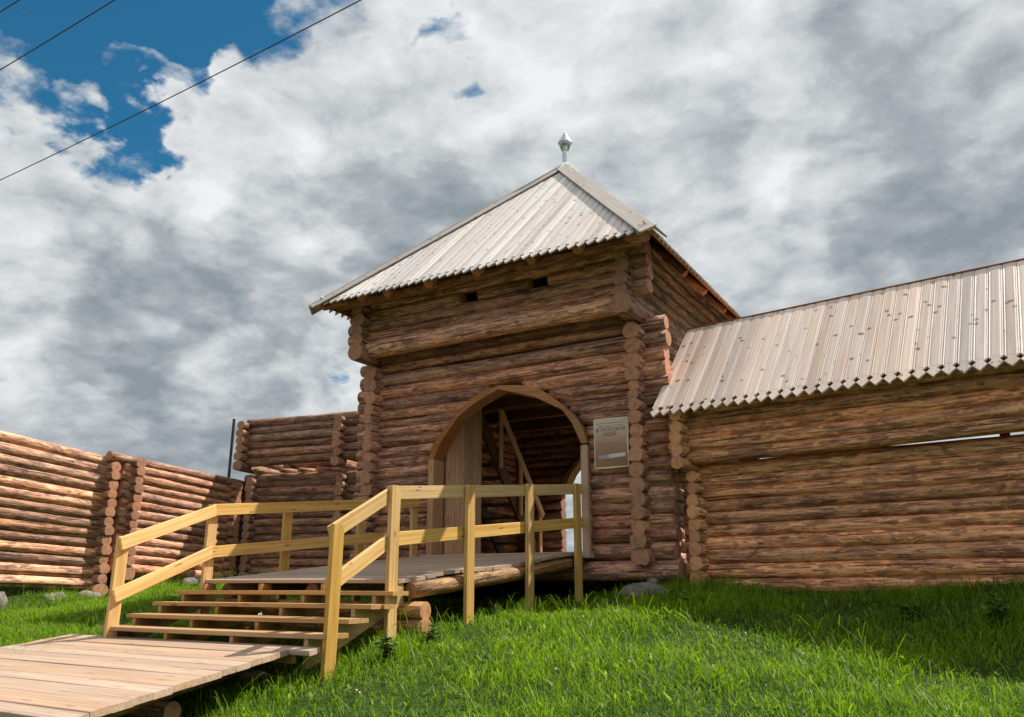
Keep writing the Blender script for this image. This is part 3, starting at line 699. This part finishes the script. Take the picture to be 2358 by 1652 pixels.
# stair treads
TR = [(-3.90, -0.016), (-4.20, -0.142), (-4.52, -0.268), (-4.84, -0.392)]
for y, z in TR:
    bar('tread', (-4.56, y+0.16, z-0.022), (-1.20+rnd.uniform(-.03, .05), y+0.16, z-0.022), 0.155, 0.044, M_LUM, br, tint=(0.72, 0.62, 0.60))
    bar('tread', (-4.56, y+0.0, z-0.022), (-1.20+rnd.uniform(-.05, .03), y+0.0, z-0.022), 0.155, 0.044, M_LUM, br, tint=(0.72, 0.62, 0.60))
def stringer(x):
    pts = []; ys = [-3.55, -3.86, -4.17, -4.49, -4.81, -5.02]; zs = [0.064, -0.064, -0.19, -0.316, -0.44, -0.56]
    poly = [(-3.50, 0.06)]
    for (y, z) in ((-3.66, 0.064), (-3.96, -0.064), (-4.27, -0.19), (-4.59, -0.316), (-4.90, -0.44)):
        poly += [(y, z), (y, z-0.127)]
    poly += [(-4.90, -0.70), (-4.84, -0.70), (-3.50, -0.15)]
    mw = Matrix(((0, 0, 1, x), (1, 0, 0, 0), (0, 1, 0, 0), (0, 0, 0, 1)))
    prism('stringer', poly, 0.05, M_LUM, br, mw, (0.70, 0.62, 0.55))
for x in (-4.40, -3.42, -2.42, -1.42): stringer(x)
# railings
LUMT = (1.05, 0.97, 0.82)
def post(x, y, z0, z1, dirv, w=0.055, h=0.135):
    q = random.Random(int(abs(x*1000+y*77)))
    return bar('rail_post', (x+q.uniform(-.015, .015), y+q.uniform(-.015, .015), z0), (x, y, z1), w, h, M_LUM, br, up=Vector(dirv), tint=LUMT, cutA=0.05)
def gz(x, y): return float(ground_z(x, y))
RP = [(-1.20, -4.83, 0.60), (-1.30, -3.86, 1.075), (-1.17, -2.60, 1.20), (-1.06, -1.35, 1.335), (-0.96, -0.15, 1.46)]
for x, y, zt in RP:
    post(x, y, gz(x, y)-0.12, zt, (0.1, 1, 0))
def rail(P, Q, w=0.042, h=0.145): return bar('rail', P, Q, w, h, M_LUM, br, tint=(1.10, 1.01, 0.86))
ofs = -0.052
def rline(i, j, off, d0, d1, ext0=0.0, ext1=0.0):
    A = Vector(RP[i]); B = Vector(RP[j]); A = A+Vector((off, 0, d0)); B = B+Vector((off, 0, d1)); d = (B-A).normalized()
    return rail(A-d*ext0, B+d*ext1)
rline(1, 4, ofs, -0.075, -0.075, 0.05, 0.22); rline(1, 4, ofs, -0.565, -0.555, 0.05, 0.24)
rline(0, 1, ofs, -0.065, -0.085, 0.05, -0.03); rline(0, 1, ofs, -0.555, -0.575, 0.05, -0.03)
LP = [(-4.385, -4.88, 0.582), (-4.51, -3.57, 1.055), (-4.45, -2.32, 1.185), (-4.31, -0.93, 1.33), (-4.03, 0.05, 1.43)]
for i, (x, y, zt) in enumerate(LP):
    post(x, y, gz(x, y)-0.12 if i < 2 else gz(x, y)-0.1, zt, (0.1, 1, 0))
def lline(i, j, d0, d1, ext0=0.0, ext1=0.0):
    A = Vector(LP[i])+Vector((0.052, 0, d0)); B = Vector(LP[j])+Vector((0.052, 0, d1)); d = (B-A).normalized()
    return rail(A-d*ext0, B+d*ext1)
lline(1, 4, -0.07, -0.07, 0.05, 0.06); lline(1, 4, -0.60, -0.58, 0.05, 0.06)
lline(0, 1, -0.065, -0.075, 0.07, 0.0); lline(0, 1, -0.63, -0.60, 0.07, 0.0)

# ------------------------------------------------------------------ lower boardwalk platform
pf = thing('boardwalk', 'low pale plank platform sloping down from the foot of the stair', 'boardwalk', (-3, -6, -0.8))
PL0, PR0, PL1, PR1 = Vector((-5.25, -4.80, -.50)), Vector((-1.53, -4.90, -.505)), Vector((-4.59, -7.45, -.757)), Vector((-0.86, -7.52, -.762))
NP = 14
for i in range(NP):
    t = (i+0.5)/NP; a = PL0.lerp(PL1, t); b = PR0.lerp(PR1, t)
    bar('board', a+Vector((rnd.uniform(-.006, .006), 0, -0.024+rnd.uniform(-.004, .004))), b+Vector((rnd.uniform(-.006, .006) + (0.28 if i < 1 else 0), 0, -0.024+rnd.uniform(-.004, .004))), 0.187, 0.048, M_DECK, pf, tint=(0.98, 0.93, 0.89), skew=-0.24, up=(PL1-PL0).cross(PR0-PL0).normalized())
for s in (0.1, 0.5, 0.84):
    a = PL0.lerp(PR0, s); b = PL1.lerp(PR1, s)
    log(a+Vector((0, 0.15, -0.14)), b+Vector((0, 0.15, -0.14)), 0.075, parent=pf, tint=(0.9, 0.8, 0.6), groove=False, name='joist', nside=10)
for t in (0.05, 0.5, 0.95):
    a = PL0.lerp(PL1, t)+Vector((0.3, 0, -0.28)); b = PR0.lerp(PR1, t)+Vector((-0.35, 0, -0.28))
    log(a, b, 0.08, parent=pf, tint=(0.8, 0.7, 0.6), groove=False, name='joist', nside=10)
bar('end_block', (-1.80, -4.98, -0.60), (-1.50, -4.98, -0.60), 0.05, 0.10, M_LUM, pf, tint=(0.9, 0.75, 0.7))

# ------------------------------------------------------------------ banner beside the gate
def mat_banner():
    m = Mat('printed_banner')
    tc = m.N('ShaderNodeTexCoord'); sp = m.N('ShaderNodeSeparateXYZ'); m.L(tc.outputs['Generated'], sp.inputs[0])
    x, z = sp.outputs[0], sp.outputs[2]
    n = m.noise(m.coords((1, 1, 1), rand=False, kind='Generated'), 5, 4)
    zz = m.math('ADD', z, m.math('MULTIPLY', m.math('SUBTRACT', n, 0.5), 0.08))
    cr = m.N('ShaderNodeValToRGB'); m.L(zz, cr.inputs[0]); e = cr.color_ramp.elements
    e[0].position = 0.0; e[0].color = (0.27, 0.155, 0.07, 1); e[1].position = 1.0; e[1].color = (0.60, 0.53, 0.44, 1)
    for p, c in ((0.22, (0.27, 0.15, 0.08, 1)), (0.45, (0.40, 0.22, 0.15, 1)), (0.62, (0.50, 0.31, 0.22, 1)), (0.82, (0.60, 0.49, 0.39, 1))): k = e.new(p); k.color = c
    ex = m.math('ABSOLUTE', m.math('SUBTRACT', x, 0.5)); ez = m.math('ABSOLUTE', m.math('SUBTRACT', z, 0.5))
    edge = m.math('MAXIMUM', m.mr(ex, 0.452, 0.457), m.mr(ez, 0.464, 0.468))
    c = m.mix(edge, cr.outputs[0], (0.62, 0.57, 0.42, 1))
    # silver picture of a long roofed building near the foot
    bz_ = m.math('SUBTRACT', z, m.math('ADD', 0.225, m.math('MULTIPLY', x, 0.03)))
    strip = m.math('MULTIPLY', m.mr(m.math('ABSOLUTE', bz_), 0.03, 0.045, 1, 0), m.mr(m.math('ABSOLUTE', m.math('SUBTRACT', x, 0.52)), 0.36, 0.41, 1, 0))
    c = m.mix(m.math('MULTIPLY', strip, 0.9), c, m.mix(m.mr(x, 0.38, 0.5), (0.36, 0.33, 0.34, 1), (0.64, 0.68, 0.68, 1)))
    m.L(c, m.b.inputs['Base Color']); m.rough(0.45, 0.4); return m.m
bn = thing('banner', 'sheet banner with faded printed title nailed right of the gateway arch', 'banner', (-0.51, 0.12, 1.7))
V = []; F = []; nx, nz = 14, 16
def bpos(u, v, off=0.0):
    x = -0.80 + 0.555*u + 0.012*math.sin(v*PI)*(1 if u > .5 else .3) + (0.012*(1-v) if u < .5 else -0.01*(1-v)*0)
    z = 1.695 + 0.735*v - 0.012*math.sin(u*PI)*(1-v)
    y = 0.135 - 0.035*math.sin(u*PI)*0.7 - 0.05*(1-v)*abs(u-0.5)*0.7 - 0.03*math.sin(v*PI*1.2)*(u**2)
    return Vector((x, y-off, z))
for j in range(nz+1):
    for i in range(nx+1): V.append(bpos(i/nx, j/nz))
k0 = len(V)
for j in range(nz+1):
    for i in range(nx+1): V.append(bpos(i/nx, j/nz, -0.004))
for j in range(nz):
    for i in range(nx):
        a = j*(nx+1)+i; F.append((a, a+1, a+nx+2, a+nx+1)); F.append((k0+a, k0+a+nx+1, k0+a+nx+2, k0+a+1))
sheet = mesh_obj('sheet', V, F, mat_banner(), bn, smooth=True)
M_INK = mat_plain('brown_print', (0.20, 0.11, 0.05), 0.6); M_INK2 = mat_plain('faint_print', (0.33, 0.22, 0.15), 0.6)
M_BLUE = mat_plain('blue_print', (0.12, 0.26, 0.36), 0.5)
def text_on(txt, u0, u1, v, size, mat):
    """lettering laid on the banner, bent to its surface"""
    cu = bpy.data.curves.new('lettering', 'FONT'); cu.body = txt; cu.size = size; cu.align_x = 'CENTER'
    o = bpy.data.objects.new('lettering', cu); COL.objects.link(o)
    dg = bpy.context.evaluated_depsgraph_get(); me = bpy.data.meshes.new_from_object(o.evaluated_get(dg)); bpy.data.objects.remove(o)
    if not len(me.vertices): return
    xs = [q.co.x for q in me.vertices]; w = max(xs)-min(xs); x0 = min(xs)
    for q in me.vertices:
        u = u0+(u1-u0)*(q.co.x-x0)/w; vv = v + q.co.y/0.735
        q.co = bpos(u, vv, 0.003)
    me.materials.clear(); me.materials.append(mat)
    o = bpy.data.objects.new('lettering', me); COL.objects.link(o); attach(o, bn)
text_on('ПРОЕЗЖАЯ', 0.20, 0.90, 0.735, 0.075, M_INK)
text_on('БАШНЯ', 0.29, 0.66, 0.640, 0.075, M_INK)
def print_line(u0, u1, v, h, seed):
    """a line of print too small to read: word-long strips"""
    q = random.Random(seed); V = []; F = []; u = u0
    while u < u1:
        w = min(q.uniform(0.06, 0.17), u1-u); m_ = max(2, int(w/0.03))
        for k in range(m_):
            a0, a1 = u+w*k/m_, u+w*(k+1)/m_; b_ = len(V)
            V += [bpos(a0, v, 0.003), bpos(a1, v, 0.003), bpos(a1, v+h, 0.003), bpos(a0, v+h, 0.003)]; F.append((b_, b_+1, b_+2, b_+3))
        u += w+0.022
    mesh_obj('print_line', V, F, M_INK2, bn)
for u0, u1, v, h, q in ((0.10, 0.86, 0.89, 0.014, 1), (0.14, 0.84, 0.835, 0.014, 2), (0.12, 0.86, 0.48, 0.015, 3), (0.12, 0.80, 0.43, 0.015, 4), (0.26, 0.70, 0.38, 0.015, 5)): print_line(u0, u1, v, h, q)
sh = []
for (u, v) in ((0.075, 0.80), (0.155, 0.80), (0.155, 0.745), (0.115, 0.715), (0.075, 0.745)): sh.append(bpos(u, v, 0.003))
mesh_obj('emblem', sh, [tuple(reversed(range(5)))], M_BLUE, bn)

# ------------------------------------------------------------------ stones
def stone(name, label, loc, dims, seed, rz=0.0, group=None):
    r = random.Random(seed); bm = bmesh.new(); bmesh.ops.create_icosphere(bm, subdivisions=3, radius=1)
    ph = [r.uniform(0, 6.28) for _ in range(9)]; dirs = [Vector((r.gauss(0, 1), r.gauss(0, 1), r.gauss(0, 1))).normalized() for _ in range(9)]
    for v in bm.verts:
        n = v.co.normalized(); k = 1.0
        for d in dirs: k = min(k, 0.80/max(0.2, n.dot(d)) if n.dot(d) > 0.78 else k)
        k *= 1+0.05*math.sin(5*n.x+ph[0])+0.05*math.sin(6*n.y+ph[1])+0.03*math.sin(9*n.z+ph[2])
        v.co = Vector((n.x*k*dims[0], n.y*k*dims[1], n.z*k*dims[2]))
    me = bpy.data.meshes.new(name); bm.to_mesh(me); bm.free(); me.materials.append(M_STONE)
    me.polygons.foreach_set('use_smooth', [True]*len(me.polygons))
    o = bpy.data.objects.new(name, me); COL.objects.link(o); o.location = loc; o.rotation_euler.z = rz
    return tag(o, label, 'stone', group)
stone('boulder', 'large grey boulder under the right corner of the gate tower', (0.0, -0.06, -0.06), (0.38, 0.26, 0.16), 3)
stone('stone', 'small pale stone wedged between boulder and tower bottom log', (0.06, 0.05, 0.10), (0.09, 0.08, 0.055), 5)
stone('boulder', 'reddish boulder in the grass at the left edge under the sunlit log wall', (-11.35, -2.45, -0.26), (0.16, 0.2, 0.22), 8)
stone('boulder', 'flat boulder under the corner of the half shaded log wall', (-11.5, 0.1, -0.03), (0.22, 0.25, 0.14), 9)
stone('boulder', 'low boulder beneath the log wall, seen through the left stair railing', (-11.2, 1.6, 0.12), (0.3, 0.35, 0.12), 14)
for k, (x, y, z) in enumerate(((-11.95, -1.1, -0.06), (-11.9, -0.4, -0.03))):
    stone('boulder', ['dark footing boulder in the gap below the sunlit log wall', 'dark footing boulder beside the corner of the sunlit log wall'][k], (x+.1, y, z-0.13), (0.22, 0.3, 0.13), 20+k)

# ------------------------------------------------------------------ overhead cables
def wire(label, A, B):
    A, B = Vector(A), Vector(B); d = (B-A).normalized()*42.0; M_ = (A+B)/2; P = [M_ + d*(i/40-0.5) + Vector((0, 0, 0.9*((i-20)/20.0)**2)) for i in range(41)]
    V = []; F = []; r = 0.009; x = d.normalized(); y = Vector((0, 0, 1)).cross(x).normalized(); z = x.cross(y)
    for p in P:
        for k in range(6): V.append(p + y*(r*math.cos(k*PI/3)) + z*(r*math.sin(k*PI/3)))
    for i in range(40):
        for k in range(6): F.append((i*6+k, i*6+(k+1) % 6, i*6+6+(k+1) % 6, i*6+6+k))
    return tag(mesh_obj('overhead_cable', V, F, M_WIRE, smooth=True), label, 'cable', 'overhead cables')
wire('longest overhead cable, the lowest one crossing the upper left sky', (-12.442, -3.147, 8.0), (-2.446, -3.48, 8.0))
wire('middle overhead cable crossing the blue sky in the upper left corner', (-8.572, -5.221, 8.0), (-5.501, -5.291, 8.0))
wire('shortest overhead cable, only clipping the top left corner of the sky', (-7.157, -5.979, 8.0), (-6.66, -5.978, 8.0))

# ------------------------------------------------------------------ grass
def mat_grass():
    m = Mat('grass_blades')
    at = m.N('ShaderNodeAttribute'); at.attribute_name = 'tint'; at.attribute_type = 'GEOMETRY'
    sp = m.N('ShaderNodeSeparateColor'); m.L(at.outputs['Color'], sp.inputs[0])
    c = m.mix(sp.outputs[0], (0.028, 0.092, 0.007, 1), (0.28, 0.425, 0.010, 1))
    c = m.mix(m.mr(sp.outputs[1], 0.93, 1.0), c, (0.30, 0.27, 0.10, 1))
    m.L(c, m.b.inputs['Base Color']); m.rough(0.5, 0.35)
    tr = m.N('ShaderNodeBsdfTranslucent'); m.L(m.mix(1.0, c, (1.3, 1.5, 0.7, 1), 'MULTIPLY'), tr.inputs[0])
    mx = m.N('ShaderNodeMixShader'); mx.inputs[0].default_value = 0.45; m.L(m.b.outputs[0], mx.inputs[1]); m.L(tr.outputs[0], mx.inputs[2])
    m.L(mx.outputs[0], m.nt.nodes['Material Output'].inputs[0]); return m.m
M_GRASS = mat_grass()
def grass(name, n, region, hmin, hmax, wmin, wmax, seed, lean=0.5, clump=0.5, keep=None, tint_lo=0.0, tint_hi=1.0):
    g = np.random.default_rng(seed)
    x = g.uniform(region[0], region[1], n); y = g.uniform(region[2], region[3], n)
    f = (np.sin(x*2.3+1.1*np.sin(y*1.7))+np.sin(y*2.9+1.3*np.sin(x*1.9+2))+np.sin(x*5.1-y*4.3)*0.6+np.sin(x*9.3+y*8.1)*0.4)/3.0
    # what the view and a step to its side can reach
    dx, dy = x-4.27, y+10.795
    fw = -math.sin(YAW)*dx + math.cos(YAW)*dy; rt = math.cos(YAW)*dx + math.sin(YAW)*dy
    ok = (fw > 3.5) & (np.abs(rt) < fw*0.80+0.6) & (g.uniform(0, 1, n) < 0.72+0.4*f)
    # near grass needs every blade, far grass fewer
    ok &= g.uniform(0, 1, n) < np.clip(11.0/np.maximum(fw, 1), 0.35, 1)
    if keep is not None: ok &= keep(x, y)
    # not under floors or walls
    ok &= ~((x > XL-.1) & (x < XR) & (y > 0.6))
    ok &= ~((x < -12.0) & (y > -9)); ok &= ~((x > 0.2) & (y > 0.68-0.142*x))
    x, y, f = x[ok], y[ok], f[ok]; n = len(x); z = ground_z(x, y)-0.01
    under = ((x > -4.6) & (x < -1.3) & (y > -3.6)).astype(float)
    h = g.uniform(hmin, hmax, n)*(1+clump*f)*(1-0.45*under); w = g.uniform(wmin, wmax, n)
    az = g.uniform(0, 2*np.pi, n); la = g.normal(0, 1, n)*0.6 + 0.8
    ld = az + g.normal(0, 0.5, n); L = lean*np.abs(g.normal(0.8, 0.5, n))
    sx, sy = np.cos(az+np.pi/2)*w/2, np.sin(az+np.pi/2)*w/2; bx, by = np.cos(ld)*L*h, np.sin(ld)*L*h
    V = np.empty((n, 7, 3))
    def ring(i, t, k, wid):
        px = x+bx*k; py = y+by*k; pz = z+h*t
        V[:, i] = np.stack([px-sx*wid, py-sy*wid, pz], -1); V[:, i+1] = np.stack([px+sx*wid, py+sy*wid, pz], -1)
    ring(0, 0.0, 0.0, 0.7); ring(2, 0.45, 0.22, 1.0); ring(4, 0.82, 0.62, 0.7)
    tipz = 1.0-0.28*np.minimum(L, 1.0)
    V[:, 6] = np.stack([x+bx*1.05, y+by*1.05, z+h*tipz], -1)
    base = (np.arange(n)*7)[:, None]
    quads = np.concatenate([base+np.array([0, 1, 3, 2]), base+np.array([2, 3, 5, 4])], 1).reshape(-1, 4); tris = base+np.array([4, 5, 6])
    me = bpy.data.meshes.new(name); me.vertices.add(n*7); me.vertices.foreach_set('co', V.reshape(-1))
    nl = len(quads)*4+len(tris)*3; me.loops.add(nl); me.loops.foreach_set('vertex_index', np.concatenate([quads.reshape(-1), tris.reshape(-1)]).astype(np.int32))
    npoly = len(quads)+len(tris); me.polygons.add(npoly)
    st_ = np.concatenate([np.arange(len(quads))*4, len(quads)*4+np.arange(len(tris))*3]).astype(np.int32)
    me.polygons.foreach_set('loop_start', st_)
    try: me.polygons.foreach_set('loop_total', np.concatenate([np.full(len(quads), 4), np.full(len(tris), 3)]).astype(np.int32))
    except Exception: pass
    me.polygons.foreach_set('use_smooth', np.ones(npoly, bool))
    f2 = np.sin(x*3.7+2*np.sin(y*2.2))*np.sin(y*4.1+1.5*np.sin(x*3.1))
    t = np.clip(g.normal(0.47, 0.30, n)+0.14*f+0.16*f2, 0, 1)*(tint_hi-tint_lo)+tint_lo; d = g.uniform(0, 1, n)
    ca = me.attributes.new('tint', 'FLOAT_COLOR', 'POINT')
    col = np.stack([np.repeat(t, 7), np.repeat(d, 7), np.zeros(n*7), np.ones(n*7)], -1); ca.data.foreach_set('color', col.reshape(-1).astype(np.float32))
    me.update(); me.validate(); me.materials.append(M_GRASS)
    o = bpy.data.objects.new(name, me); COL.objects.link(o); o['kind'] = 'stuff'
    o['label'] = 'bright green uncut meadow grass on the slope in front of the fort'; o['category'] = 'grass'
    return o
g1 = grass('grass', 560000, (-12, 7.5, -9.5, 3.2), 0.04, 0.125, 0.003, 0.008, 1, 0.9, 0.62)
g2 = grass('tall_grass', 17000, (-12, 7.5, -8.5, 2.5), 0.16, 0.34, 0.003, 0.006, 2, 0.9, 0.5, tint_lo=0.2)
g2['label'] = 'long bending grass stems standing above the meadow turf'
g3 = grass('weed_leaves', 26000, (-12, 7.5, -8.5, 2.5), 0.05, 0.13, 0.014, 0.032, 3, 1.1, 0.4, tint_lo=0.1)
g3['label'] = 'broad weed and dandelion leaves scattered through the turf'; g3['category'] = 'weeds'

g4 = grass('verge_grass', 60000, (-12, 7.5, -8.5, 2.5), 0.10, 0.26, 0.003, 0.007, 4, 0.7, 0.4, tint_hi=0.8,
    keep=lambda x, y: ((np.abs(y-(0.16-0.142*x)) < 0.2) & (x > 0.3)) | ((x > -1.3) & (x < -0.75) & (y > -5.1) & (y < 0.2)) | ((x < -11.2) & (x > -11.75)) | ((np.abs(x+1.35+0.24*(y+4.9)) < 0.2) & (y < -4.9)))
g4['label'] = 'longer unmown grass along the wall foot, the posts and the boardwalk edge'
# ------------------------------------------------------------------ plants and clover heads
M_LEAF = mat_plain('weed_leaf', (0.07, 0.16, 0.02), 0.55, 0, 0.3, 0.4, 20)
M_STEM = mat_plain('weed_stem', (0.10, 0.13, 0.03), 0.6); M_PETAL = mat_plain('white_flower', (0.72, 0.68, 0.60), 0.7)
def plant(label, x, y, h, n, seed, flowers=0, leafw=0.05):
    r = random.Random(seed); z0 = gz(x, y)-0.02
    t = thing('weed_plant', label, 'plant', (x, y, z0))
    Vs, Fs, Vl, Fl, Vf, Ff = [], [], [], [], [], []
    for i in range(n):
        a = r.uniform(0, 6.28); le = r.uniform(.05, .35)*h; hh = h*r.uniform(.6, 1.0); p0 = Vector((r.uniform(-.06, .06), r.uniform(-.06, .06), 0)); p1 = p0+Vector((math.cos(a)*le, math.sin(a)*le, hh))
        s = Vector((-math.sin(a), math.cos(a), 0))*0.004; b = len(Vs); Vs += [p0-s, p0+s, p1+s*.5, p1-s*.5]; Fs.append((b, b+1, b+2, b+3))
        for k in range(r.randint(5, 8)):
            q = p0.lerp(p1, r.uniform(.15, 1.0)); aa = r.uniform(0, 6.28); L = leafw*r.uniform(.8, 1.7); d = Vector((math.cos(aa), math.sin(aa), r.uniform(-.2, .6))).normalized(); sd = d.cross(Vector((0, 0, 1))).normalized()*L*.3
            b = len(Vl); Vl += [q, q+d*L*.5+sd, q+d*L+Vector((0, 0, -L*.2)), q+d*L*.5-sd]; Fl.append((b, b+1, b+2, b+3))
        if i < flowers:
            for k in range(6):
                q = p1+Vector((r.uniform(-.03, .03), r.uniform(-.03, .03), r.uniform(-.02, .02))); b = len(Vf); e = 0.009
                Vf += [q+Vector((e, 0, 0)), q+Vector((0, e, 0)), q+Vector((-e, 0, 0)), q+Vector((0, -e, 0)), q+Vector((0, 0, e)), q+Vector((0, 0, -e))]
                Ff += [(b, b+1, b+4), (b+1, b+2, b+4), (b+2, b+3, b+4), (b+3, b, b+4), (b+1, b, b+5), (b+2, b+1, b+5), (b+3, b+2, b+5), (b, b+3, b+5)]
    for nm, vv, ff, mm in (('stems', Vs, Fs, M_STEM), ('leaves', Vl, Fl, M_LEAF), ('flower_heads', Vf, Ff, M_PETAL)):
        if vv:
            o = mesh_obj(nm, vv, ff, mm, loc=(x, y, z0)); attach(o, t)
    return t
plant('flowering weed with small white heads poking through the open stair treads', -2.55, -4.35, 0.52, 14, 4, 8)
plant('small weed with pale heads at the left end of the lowest stair tread', -4.05, -4.72, 0.35, 6, 5, 3)
plant('leafy green weed growing before the log wall, above the upper left stair treads', -6.9, -0.9, 0.42, 12, 6, 0, 0.09)
plant('broad leafy weed behind the sloping left handrail', -6.3, -2.6, 0.30, 12, 7, 0, 0.09)
plant('low nettle clump beside the foot of the right stair post', -0.95, -4.35, 0.26, 16, 8, 0, 0.06)
plant('nettle clump at the base of the crossed support log ends', -0.85, -3.75, 0.22, 14, 9, 0, 0.06)
plant('leafy weed at the far left beside the sunlit log wall', -10.6, -1.9, 0.25, 12, 12, 0, 0.10)
plant('dark nettle clump in the shade at the right edge before the roofed wall', 4.1, -1.25, 0.30, 18, 15, 0, 0.07)
plant('leafy weed clump in the wall shadow, left of the nettles at the right edge', 3.3, -1.05, 0.22, 14, 16, 0, 0.07)
plant('small leafy weed at the edge of the lit turf right of the boulder', 0.9, -1.2, 0.20, 12, 17, 0, 0.06)
r = random.Random(77)
def clover_head():
    bm = bmesh.new(); bmesh.ops.create_icosphere(bm, subdivisions=1, radius=0.012)
    for v in bm.verts: v.co *= r.uniform(.85, 1.15)
    me = bpy.data.meshes.new('clover_flower'); bm.to_mesh(me); bm.free(); me.materials.append(M_CLOV); return me
M_CLOV = mat_plain('clover_petals', (0.62, 0.50, 0.50), 0.7, 0, 0.3, 0.3, 60)
cm = clover_head()
for k, (u, d) in enumerate(((0.52, -2.25), (0.26, -2.55), (-0.05, -3.15), (-0.42, -5.35), (-0.36, -5.38), (1.35, -3.9), (2.6, -3.0), (0.85, -4.3))):
    o = bpy.data.objects.new('clover_flower', cm); COL.objects.link(o); o.location = (u, d, gz(u, d)+0.145)
    tag(o, 'pinkish white clover head dotting the lit turf', 'flower', 'clover heads in the turf')
